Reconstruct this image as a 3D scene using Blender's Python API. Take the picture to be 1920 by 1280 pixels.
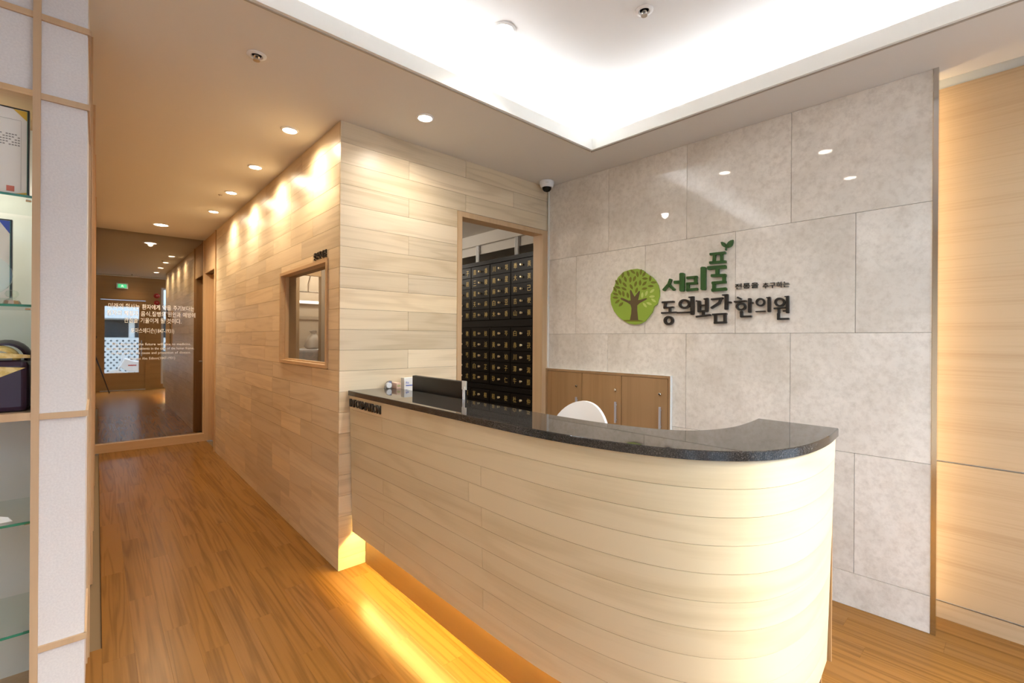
import bpy, bmesh, math, random
from mathutils import Matrix, Vector
for _o in list(bpy.data.objects): bpy.data.objects.remove(_o)
R = math.radians
SC = bpy.context.scene
COL = SC.collection

# ------------------------------------------------------------ camera
TH = math.atan(779 / 865.0)          # corridor axis (+Y) lies TH left of the view axis
ROLL = R(0.35)
EYE = 1.346
fw = Vector((math.sin(TH), math.cos(TH), 0)); rt = Vector((math.cos(TH), -math.sin(TH), 0)); up = Vector((0, 0, 1))
r2 = rt * math.cos(ROLL) + up * math.sin(ROLL)
u2 = up * math.cos(ROLL) - rt * math.sin(ROLL)
cam = bpy.data.cameras.new('camera'); cam_o = bpy.data.objects.new('camera', cam); COL.objects.link(cam_o)
mw = Matrix.Identity(4)
for i in range(3):
    mw[i][0] = r2[i]; mw[i][1] = u2[i]; mw[i][2] = -fw[i]
mw[2][3] = EYE
cam_o.matrix_world = mw
cam.sensor_width = 36.0; cam.lens = 865 / 1920 * 36; cam.shift_y = -5 / 1920
cam.clip_start = 0.01
SC.camera = cam_o

# ------------------------------------------------------------ world, exposure
w = bpy.data.worlds.new('sky'); SC.world = w; w.use_nodes = True
nt = w.node_tree
sky = nt.nodes.new('ShaderNodeTexSky'); sky.sky_type = 'NISHITA'
sky.sun_disc = False; sky.sun_elevation = R(48); sky.sun_rotation = R(150); sky.air_density = 1.2; sky.dust_density = 3.0
hz = nt.nodes.new('ShaderNodeHueSaturation'); hz.inputs['Saturation'].default_value = 1.0; nt.links.new(sky.outputs[0], hz.inputs['Color'])   # hazy sky
bg = nt.nodes['Background']; nt.links.new(hz.outputs[0], bg.inputs[0]); bg.inputs[1].default_value = 1.05
SC.view_settings.view_transform = 'Standard'; SC.view_settings.look = 'None'
SC.view_settings.gamma = 1.0; SC.view_settings.use_curve_mapping = False
SC.view_settings.exposure = 1.06
# lamp levels used by the lamp builders below
COVE_W = 17.0        # emission of the white cove strips
SPOT_W = 18.0        # corridor downlights
SPOT2_W = 26.0       # lobby downlights
AMBER_W = 100.0       # strip under the counter
NICHE_W = 9.0       # strip behind the marble slab end
ROOM_FILL_W = 10.0        # unseen ceiling lamps added to brighten the dispensary

# ------------------------------------------------------------ node helpers
def mat(name, col=(.8, .8, .8), rough=.5, metal=0.0, spec=.5, emit=None, estr=0.0, coat=0.0):
    m = bpy.data.materials.new(name); m.use_nodes = True
    b = m.node_tree.nodes['Principled BSDF']
    b.inputs['Base Color'].default_value = (*col, 1); b.inputs['Roughness'].default_value = rough
    b.inputs['Metallic'].default_value = metal; b.inputs['Specular IOR Level'].default_value = spec
    b.inputs['Coat Weight'].default_value = coat; b.inputs['Coat Roughness'].default_value = .08
    if emit:
        b.inputs['Emission Color'].default_value = (*emit, 1); b.inputs['Emission Strength'].default_value = estr
    return m
def nodes(m):
    t = m.node_tree
    def N(kind, **kw):
        n = t.nodes.new(kind)
        for k, v in kw.items():
            if k.startswith('i_'): n.inputs[k[2:]].default_value = v
            else: setattr(n, k, v)
        return n
    return t, N, t.links.new, t.nodes['Principled BSDF']
def math_node(N, L, op, a, b=None, c=None):
    n = N('ShaderNodeMath', operation=op)
    for i, v in enumerate((a, b, c)):
        if v is None: continue
        if isinstance(v, (int, float)): n.inputs[i].default_value = v
        else: L(v, n.inputs[i])
    return n.outputs[0]
def mixc(N, L, fac, a, b, blend='MIX'):
    n = N('ShaderNodeMix', data_type='RGBA', blend_type=blend)
    for s, v in ((n.inputs[0], fac), (n.inputs[6], a), (n.inputs[7], b)):
        if isinstance(v, (int, float)): s.default_value = v
        elif isinstance(v, tuple): s.default_value = (*v, 1)
        else: L(v, s)
    return n.outputs[2]
def seeded(N, L, uv=False, seed=True):
    tc = N('ShaderNodeTexCoord'); vec = tc.outputs['UV' if uv else 'Object']
    oi = N('ShaderNodeObjectInfo'); rnd = oi.outputs['Random']
    if not seed: return vec, rnd
    cb = N('ShaderNodeCombineXYZ')
    for i, k in enumerate((37.0, 91.0, 53.0)): L(math_node(N, L, 'MULTIPLY', rnd, k), cb.inputs[i])
    ad = N('ShaderNodeVectorMath', operation='ADD'); L(vec, ad.inputs[0]); L(cb.outputs[0], ad.inputs[1])
    return ad.outputs[0], rnd
def wood(name, light, dark, axis='x', rough=.45, rings=9.0, along=.8, across=7.0, var=.25, ringamt=.5, fib=.5, uv=False, coat=0.0, spec=.5, seed=True, blotch=.9, bump=.0):
    m = mat(name, light, rough, spec=spec, coat=coat); t, N, L, B = nodes(m)
    vec, rnd = seeded(N, L, uv, seed)
    def mp(a, b):
        s = [b, b, b]; s['xyz'.index(axis)] = a
        n = N('ShaderNodeMapping'); n.inputs['Scale'].default_value = s; L(vec, n.inputs[0]); return n.outputs[0]
    n1 = N('ShaderNodeTexNoise', i_Scale=1.0, i_Detail=2.0, i_Roughness=.45, i_Distortion=.4); L(mp(along, across), n1.inputs['Vector'])
    ring = math_node(N, L, 'SINE', math_node(N, L, 'MULTIPLY', n1.outputs[0], rings * 6.283))
    ring = math_node(N, L, 'POWER', math_node(N, L, 'MULTIPLY_ADD', ring, .5, .5), 2.5)
    n2 = N('ShaderNodeTexNoise', i_Scale=1.0, i_Detail=3.0, i_Roughness=.6); L(mp(3.0, 130.0), n2.inputs['Vector'])
    n3 = N('ShaderNodeTexNoise', i_Scale=1.0, i_Detail=1.0); L(mp(.5, 14.0), n3.inputs['Vector'])
    f = math_node(N, L, 'MULTIPLY_ADD', ring, ringamt, math_node(N, L, 'MULTIPLY_ADD', n2.outputs[0], fib, -fib * .5))
    f = math_node(N, L, 'MULTIPLY_ADD', math_node(N, L, 'SUBTRACT', n3.outputs[0], .5), blotch, f)
    f.node.use_clamp = True
    c = mixc(N, L, f, light, dark)
    if var:
        k = math_node(N, L, 'MULTIPLY_ADD', rnd, var, 1 - var * .6)
        hs = N('ShaderNodeHueSaturation'); L(c, hs.inputs['Color']); L(k, hs.inputs['Value'])
        L(math_node(N, L, 'MULTIPLY_ADD', math_node(N, L, 'FRACT', math_node(N, L, 'MULTIPLY', rnd, 7.31)), var * .5, 1 - var * .25), hs.inputs['Saturation'])
        c = hs.outputs[0]
    L(c, B.inputs['Base Color'])
    if bump:
        bp = N('ShaderNodeBump', i_Strength=bump, i_Distance=.002); L(f, bp.inputs['Height']); L(bp.outputs[0], B.inputs['Normal'])
    return m
def speckle(name, c1, c2, scale, rough, lo=.45, hi=.6, spec=.5, detail=4.0, bump=0.0, seed=False):
    m = mat(name, c1, rough, spec=spec); t, N, L, B = nodes(m)
    vec, _ = seeded(N, L, False, seed)
    n = N('ShaderNodeTexNoise', i_Scale=scale, i_Detail=detail); L(vec, n.inputs['Vector'])
    mr = N('ShaderNodeMapRange'); L(n.outputs[0], mr.inputs[0]); mr.inputs[1].default_value = lo; mr.inputs[2].default_value = hi
    L(mixc(N, L, mr.outputs[0], c1, c2), B.inputs['Base Color'])
    if bump:
        bp = N('ShaderNodeBump', i_Strength=bump, i_Distance=.001); L(n.outputs[0], bp.inputs['Height']); L(bp.outputs[0], B.inputs['Normal'])
    return m
def glass_mat(name, tint=(.95, .98, .96), refl=.08, rough=.0):
    m = bpy.data.materials.new(name); m.use_nodes = True; t = m.node_tree
    for n in list(t.nodes): t.nodes.remove(n)
    o = t.nodes.new('ShaderNodeOutputMaterial'); mx = t.nodes.new('ShaderNodeMixShader')
    tr = t.nodes.new('ShaderNodeBsdfTransparent'); gl = t.nodes.new('ShaderNodeBsdfGlossy'); fr = t.nodes.new('ShaderNodeFresnel')
    tr.inputs[0].default_value = (*tint, 1); gl.inputs['Roughness'].default_value = rough; fr.inputs[0].default_value = 1.5
    geo = t.nodes.new('ShaderNodeNewGeometry'); k = t.nodes.new('ShaderNodeMath'); k.operation = 'SUBTRACT'; k.inputs[0].default_value = 1.0
    k2 = t.nodes.new('ShaderNodeMath'); k2.operation = 'MULTIPLY'; t.links.new(geo.outputs['Backfacing'], k.inputs[1]); t.links.new(k.outputs[0], k2.inputs[0]); t.links.new(fr.outputs[0], k2.inputs[1])
    t.links.new(k2.outputs[0], mx.inputs[0]); t.links.new(tr.outputs[0], mx.inputs[1]); t.links.new(gl.outputs[0], mx.inputs[2])
    t.links.new(mx.outputs[0], o.inputs[0]); return m
def marble_mat():
    m = mat('marble', (.6, .55, .48), .03, spec=.5); t, N, L, B = nodes(m)
    vec, rnd = seeded(N, L)
    a = N('ShaderNodeTexNoise', i_Scale=2.2, i_Detail=6.0, i_Roughness=.62, i_Distortion=.5); L(vec, a.inputs['Vector'])
    b = N('ShaderNodeTexNoise', i_Scale=30.0, i_Detail=6.0, i_Roughness=.7); L(vec, b.inputs['Vector'])
    c_ = N('ShaderNodeTexNoise', i_Scale=7.0, i_Detail=3.0, i_Distortion=2.0); L(vec, c_.inputs['Vector'])
    m1 = N('ShaderNodeMapRange'); L(a.outputs[0], m1.inputs[0]); m1.inputs[1].default_value = .38; m1.inputs[2].default_value = .62
    base = mixc(N, L, m1.outputs[0], (.86, .80, .72), (.71, .65, .57))
    m2 = N('ShaderNodeMapRange'); L(b.outputs[0], m2.inputs[0]); m2.inputs[1].default_value = .44; m2.inputs[2].default_value = .78
    base = mixc(N, L, math_node(N, L, 'MULTIPLY', m2.outputs[0], .6), base, (.50, .43, .35))
    v = math_node(N, L, 'ABSOLUTE', math_node(N, L, 'SUBTRACT', c_.outputs[0], .5))
    m3 = N('ShaderNodeMapRange'); L(v, m3.inputs[0]); m3.inputs[1].default_value = .012; m3.inputs[2].default_value = 0.0
    base = mixc(N, L, math_node(N, L, 'MULTIPLY', m3.outputs[0], .28), base, (.74, .70, .64))
    L(base, B.inputs['Base Color']); return m

M = {}
M['plank'] = wood('oak_wall_plank', (.76, .62, .425), (.54, .405, .24), 'x', .36, rings=5, along=.7, across=9, var=.24, ringamt=.42, fib=.8, blotch=.55)
M['floor'] = wood('floor_plank', (.245, .113, .028), (.108, .046, .011), 'x', .25, rings=6, along=.55, across=14, var=.08, ringamt=.42, fib=.75, spec=.10)
M['birch'] = wood('birch_board', (.69, .59, .40), (.55, .45, .27), 'x', .38, rings=4, along=.9, across=6, var=.05, ringamt=.42, fib=.6, uv=True, spec=.5)
M['oak_x'] = wood('oak_trim_x', (.60, .40, .22), (.42, .255, .12), 'x', .45, rings=3, along=.5, across=14, var=.08, ringamt=.25, fib=.6)
M['oak_y'] = wood('oak_trim_y', (.60, .40, .22), (.42, .255, .12), 'y', .45, rings=3, along=.5, across=14, var=.08, ringamt=.25, fib=.6)
M['oak_z'] = wood('oak_trim_z', (.60, .40, .22), (.42, .255, .12), 'z', .45, rings=3, along=.5, across=14, var=.08, ringamt=.25, fib=.6)
M['cab'] = wood('cabinet_oak', (.40, .235, .108), (.28, .155, .065), 'z', .42, rings=3, along=.4, across=16, var=.10, ringamt=.3, fib=.7)
M['panel'] = wood('right_panel_oak', (.56, .39, .225), (.38, .235, .115), 'y', .40, rings=4, along=.3, across=40, var=.06, ringamt=.22, fib=.6)
M['entry'] = wood('entrance_wood', (.42, .235, .085), (.31, .165, .055), 'x', .45, rings=3, along=.4, across=12, var=.06, ringamt=.25, fib=.5)
M['lattice'] = wood('lattice_wood', (.56, .39, .24), (.44, .29, .165), 'z', .55, rings=3, along=.6, across=20, var=.05, ringamt=.2, fib=.5)
M['kick'] = wood('kick_wood', (.30, .17, .07), (.23, .12, .045), 'y', .45, rings=3, along=.5, across=14, var=0, ringamt=.25, fib=.4)
M['granite'] = speckle('black_granite', (.014, .012, .011), (.085, .078, .07), 420, .018, .5, .66, spec=.6)
M['granite'].node_tree.nodes['Principled BSDF'].inputs['IOR'].default_value = 1.5
M['granite_edge'] = speckle('granite_edge', (.016, .015, .014), (.11, .10, .095), 380, .22, .5, .66)
M['marble'] = marble_mat()
M['grout'] = mat('grout', (.32, .28, .23), .8)
M['ceil'] = mat('ceiling_paint', (.70, .665, .61), .85)
M['ceil_w'] = mat('raised_ceiling_paint', (.86, .865, .87), .85)
M['lip'] = mat('cove_lip_paint', (.82, .81, .76), .6)
M['paint'] = mat('room_paint', (.58, .50, .40), .8)
M['taupe'] = mat('taupe_paint', (.42, .36, .29), .8)
M['seam'] = mat('wall_core', (.20, .135, .07), .8)
M['fabric'] = speckle('white_fabric_paper', (.66, .64, .655), (.72, .70, .71), 160, .9, .35, .65, bump=.25)
M['shelfback'] = mat('shelf_back', (.62, .62, .58), .25)
M['chrome'] = mat('polished_steel', (.62, .60, .57), .12, 1.0)
M['alu'] = mat('brushed_aluminium', (.60, .61, .65), .38, .5)
M['brass'] = mat('brass', (.84, .72, .45), .28, .9)
M['gold'] = mat('gold_paint', (.55, .40, .12), .45, .2)
M['lacquer'] = mat('black_lacquer', (.013, .010, .008), .38, spec=.12)
M['black'] = mat('black_plastic', (.012, .012, .013), .35)
M['letter'] = mat('black_letter', (.018, .016, .015), .35)
M['white'] = mat('white_plastic', (.80, .80, .80), .35)
M['paper'] = mat('white_paper', (.82, .81, .77), .7)
M['mirror'] = mat('grey_tinted_mirror', (.40, .375, .35), .015, 1.0)
M['vinyl'] = mat('white_vinyl', (.85, .85, .85), .5)
M['glass'] = glass_mat('clear_glass')
M['glass_t'] = glass_mat('room_glass', (.82, .80, .76))
M['glass_g'] = glass_mat('shelf_glass', (.93, .97, .95))
M['glass_e'] = mat('glass_edge', (.03, .20, .12), .1)
M['green'] = mat('leaf_green', (.28, .41, .045), .4)
M['dgreen'] = mat('deep_green', (.022, .090, .014), .4)
M['olive'] = mat('olive_leaf', (.16, .165, .012), .45)
M['lime'] = mat('pale_leaf', (.50, .60, .16), .45)
M['trunk'] = mat('trunk_brown', (.115, .075, .028), .5)
M['purple'] = mat('purple_satin', (.028, .010, .030), .35)
M['goldcloth'] = speckle('gold_brocade', (.60, .42, .12), (.72, .56, .24), 60, .45)
M['yellow'] = mat('yellow_tape', (.75, .50, .06), .5)
M['blue'] = mat('blue_card', (.05, .10, .50), .4)
M['red'] = mat('red_plastic', (.45, .02, .02), .4)
M['redprint'] = mat('red_seal_ink', (.60, .18, .13), .7)
M['greyprint'] = mat('grey_ink', (.30, .29, .27), .8)
M['pink'] = mat('peach_carton', (.80, .55, .42), .6)
M['greyplastic'] = mat('grey_plastic', (.25, .24, .23), .5)
M['lens_w'] = mat('lamp_lens_warm', (1, 1, 1), .5, emit=(1, .80, .55), estr=14)
M['lens_n'] = mat('lamp_lens_neutral', (1, 1, 1), .5, emit=(1, .90, .76), estr=14)
M['led_white'] = mat('led_strip_white', (1, 1, 1), .5, emit=(.97, .99, 1.0), estr=COVE_W)
M['led_amber'] = mat('led_strip_amber', (1, .8, .3), .5, emit=(1, .79, .24), estr=AMBER_W)
M['led_warm'] = mat('led_strip_warm', (1, .9, .7), .5, emit=(1, .76, .44), estr=NICHE_W)
M['tube'] = mat('tube_lamp', (1, 1, 1), .5, emit=(1, .93, .82), estr=2.2)
M['exit'] = mat('exit_sign_face', (.1, .6, .3), .4, emit=(.05, .55, .22), estr=1.2)
M['exitw'] = mat('exit_sign_white', (.8, .9, .8), .4, emit=(.7, 1, .8), estr=1.2)
M['street'] = speckle('asphalt', (.30, .30, .30), (.38, .38, .37), 40, .9)
M['breeze'] = mat('breeze_block', (.78, .78, .76), .8)
M['hole'] = mat('block_hole', (.05, .05, .05), .9)
M['shop'] = mat('shop_window_dark', (.05, .055, .06), .2)
M['awning'] = mat('white_awning', (.80, .82, .82), .7)
M['cloth'] = speckle('patterned_cloth', (.42, .42, .44), (.30, .34, .38), 30, .8)
M['bag'] = mat('white_plastic_bag', (.75, .73, .68), .5)
M['rubber'] = mat('rubber', (.02, .02, .02), .7)

# ------------------------------------------------------------ mesh helpers
class MB:
    def __init__(s, T=None): s.v = []; s.f = []; s.T = T; s.uv = None
    def add(s, vs, fs):
        o = len(s.v); s.v += [tuple(v) for v in vs]; s.f += [tuple(i + o for i in f) for f in fs]; return s
    def box(s, x0, x1, y0, y1, z0, z1):
        return s.add([(x0, y0, z0), (x1, y0, z0), (x1, y1, z0), (x0, y1, z0), (x0, y0, z1), (x1, y0, z1), (x1, y1, z1), (x0, y1, z1)],
                     [(3, 2, 1, 0), (4, 5, 6, 7), (0, 1, 5, 4), (1, 2, 6, 5), (2, 3, 7, 6), (3, 0, 4, 7)])
    def prism(s, poly, a, b, plane='xy'):
        k = {'xy': lambda p, h: (p[0], p[1], h), 'xz': lambda p, h: (p[0], h, p[1]), 'yz': lambda p, h: (h, p[0], p[1])}[plane]
        n = len(poly)
        return s.add([k(p, a) for p in poly] + [k(p, b) for p in poly],
                     [tuple(range(n))[::-1], tuple(range(n, 2 * n))] + [(i, (i + 1) % n, n + (i + 1) % n, n + i) for i in range(n)])
    def ringprism(s, out, inn, a, b, plane='xz'):
        k = {'xy': lambda p, h: (p[0], p[1], h), 'xz': lambda p, h: (p[0], h, p[1])}[plane]
        n = len(out); vs = [k(p, a) for p in out] + [k(p, a) for p in inn] + [k(p, b) for p in out] + [k(p, b) for p in inn]
        fs = []
        for i in range(n):
            j = (i + 1) % n
            fs += [(i, j, n + j, n + i), (2 * n + i, 3 * n + i, 3 * n + j, 2 * n + j), (i, 2 * n + i, 2 * n + j, j), (n + i, n + j, 3 * n + j, 3 * n + i)]
        return s.add(vs, fs)
    def lathe(s, prof, n=20, c=(0, 0, 0), axis='z'):
        vs = []; fs = []; m = len(prof)
        for i in range(n):
            a = 2 * math.pi * i / n; ca, sa = math.cos(a), math.sin(a)
            for r, h in prof:
                p = {'z': (r * ca, r * sa, h), 'x': (h, r * ca, r * sa), 'y': (r * ca, h, r * sa)}[axis]
                vs.append((p[0] + c[0], p[1] + c[1], p[2] + c[2]))
        for i in range(n):
            j = (i + 1) % n
            for k in range(m - 1): fs.append((i * m + k, j * m + k, j * m + k + 1, i * m + k + 1))
        fs.append(tuple(i * m for i in range(n))[::-1]); fs.append(tuple(i * m + m - 1 for i in range(n)))
        return s.add(vs, fs)
    def tube(s, path, r, n=8):
        P = [Vector(p) for p in path]; vs = []; fs = []
        for i, p in enumerate(P):
            t = (P[min(i + 1, len(P) - 1)] - P[max(i - 1, 0)]).normalized()
            a = t.orthogonal().normalized() if i == 0 else (a - t * a.dot(t)).normalized()
            b = t.cross(a); rr = r[i] if isinstance(r, (list, tuple)) else r
            vs += [p + (a * math.cos(2 * math.pi * k / n) + b * math.sin(2 * math.pi * k / n)) * rr for k in range(n)]
        for i in range(len(P) - 1):
            for k in range(n):
                q = (k + 1) % n; fs.append((i * n + k, i * n + q, (i + 1) * n + q, (i + 1) * n + k))
        fs.append(tuple(range(n))[::-1]); fs.append(tuple((len(P) - 1) * n + k for k in range(n)))
        return s.add(vs, fs)
    def mesh(s, name, m, smooth=False, bevel=0.0):
        me = bpy.data.meshes.new(name); vs = [s.T @ Vector(v) for v in s.v] if s.T else s.v
        me.from_pydata([tuple(v) for v in vs], [], s.f)
        bm = bmesh.new(); bm.from_mesh(me); bmesh.ops.recalc_face_normals(bm, faces=bm.faces)
        if bevel: bmesh.ops.bevel(bm, geom=list(bm.edges), offset=bevel, segments=2, profile=.5, affect='EDGES', clamp_overlap=True)
        bm.to_mesh(me); bm.free()
        if smooth:
            for p in me.polygons: p.use_smooth = True
            try: me.set_sharp_from_angle(angle=R(40))
            except Exception: pass
        me.materials.append(M[m] if isinstance(m, str) else m); return me
    def build(s, name, m, parent=None, smooth=False, bevel=0.0):
        return link(name, s.mesh(name, m, smooth, bevel), parent)
def link(name, me, parent=None, loc=None, rz=0.0):
    o = bpy.data.objects.new(name, me); COL.objects.link(o)
    if loc is not None: o.location = loc
    if rz: o.rotation_euler = (0, 0, rz)
    if parent is not None: adopt(o, parent)
    return o
def wmat(p):
    m = Matrix.Translation(p.location) @ p.rotation_euler.to_matrix().to_4x4()
    return (wmat(p.parent) @ p.matrix_parent_inverse @ m) if p.parent else m
def adopt(o, parent):
    o.parent = parent; o.matrix_parent_inverse = wmat(parent).inverted(); return o
def thing(name, label, cat, loc=(0, 0, 0), group=None, rz=0.0):
    o = bpy.data.objects.new(name, None); o.empty_display_size = .05; COL.objects.link(o)
    o.location = loc; o.rotation_euler = (0, 0, rz); return tag(o, label, cat, group)
def tag(o, label, cat, group=None):
    o['label'] = label; o['category'] = cat
    if group: o['group'] = group
    return o
def struct(o, label=None):
    o['kind'] = 'structure'
    if label: o['label'] = label
    return o
def box(name, m, x0, x1, y0, y1, z0, z1, parent=None, bevel=0.0, T=None):
    return MB(T).box(x0, x1, y0, y1, z0, z1).build(name, m, parent, bevel=bevel)
_pm = {}
def board(parent, m, L, H, T, loc, rz, gap=.0008, name='plank'):
    """one plank: local x length, local z height, local -y its face"""
    k = (round(L, 3), round(H, 3), T, m)
    if k not in _pm:
        _pm[k] = MB().box(-L / 2 + gap, L / 2 - gap, 0, T, -H / 2 + gap, H / 2 - gap).mesh(name, m)
    return link(name, _pm[k], parent, loc, rz)
def text_mesh(body, m, width=None, height=None, depth=.002, bold=0.0, font_space=1.0, em=None):
    """lettering as a mesh in local x (reading direction) and local z (up), face towards -y, centred"""
    cu = bpy.data.curves.new('txt', 'FONT'); cu.body = body; cu.size = 1.0; cu.extrude = 0.0; cu.resolution_u = 2
    cu.offset = bold; cu.space_character = font_space
    ob = bpy.data.objects.new('txt', cu); COL.objects.link(ob)
    dg = bpy.context.evaluated_depsgraph_get(); me = bpy.data.meshes.new_from_object(ob.evaluated_get(dg))
    bpy.data.objects.remove(ob); bpy.data.curves.remove(cu)
    xs = [v.co.x for v in me.vertices]; ys = [v.co.y for v in me.vertices]
    if not xs: return None
    x0, x1, y0, y1 = min(xs), max(xs), min(ys), max(ys)
    sx = width / (x1 - x0) if width else height / (y1 - y0); sy = em or (height / (y1 - y0) if height else sx)
    if em: y0, y1 = 0.0, .72
    bm = bmesh.new(); bm.from_mesh(me)
    for v in bm.verts: v.co = Vector(((v.co.x - (x0 + x1) / 2) * sx, 0, (v.co.y - (y0 + y1) / 2) * sy))
    if depth:
        r = bmesh.ops.extrude_face_region(bm, geom=list(bm.faces))
        for g in r['geom']:
            if isinstance(g, bmesh.types.BMVert): g.co.y -= depth
    bmesh.ops.recalc_face_normals(bm, faces=bm.faces); bm.to_mesh(me); bm.free()
    me.materials.clear(); me.materials.append(M[m]); return me
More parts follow.
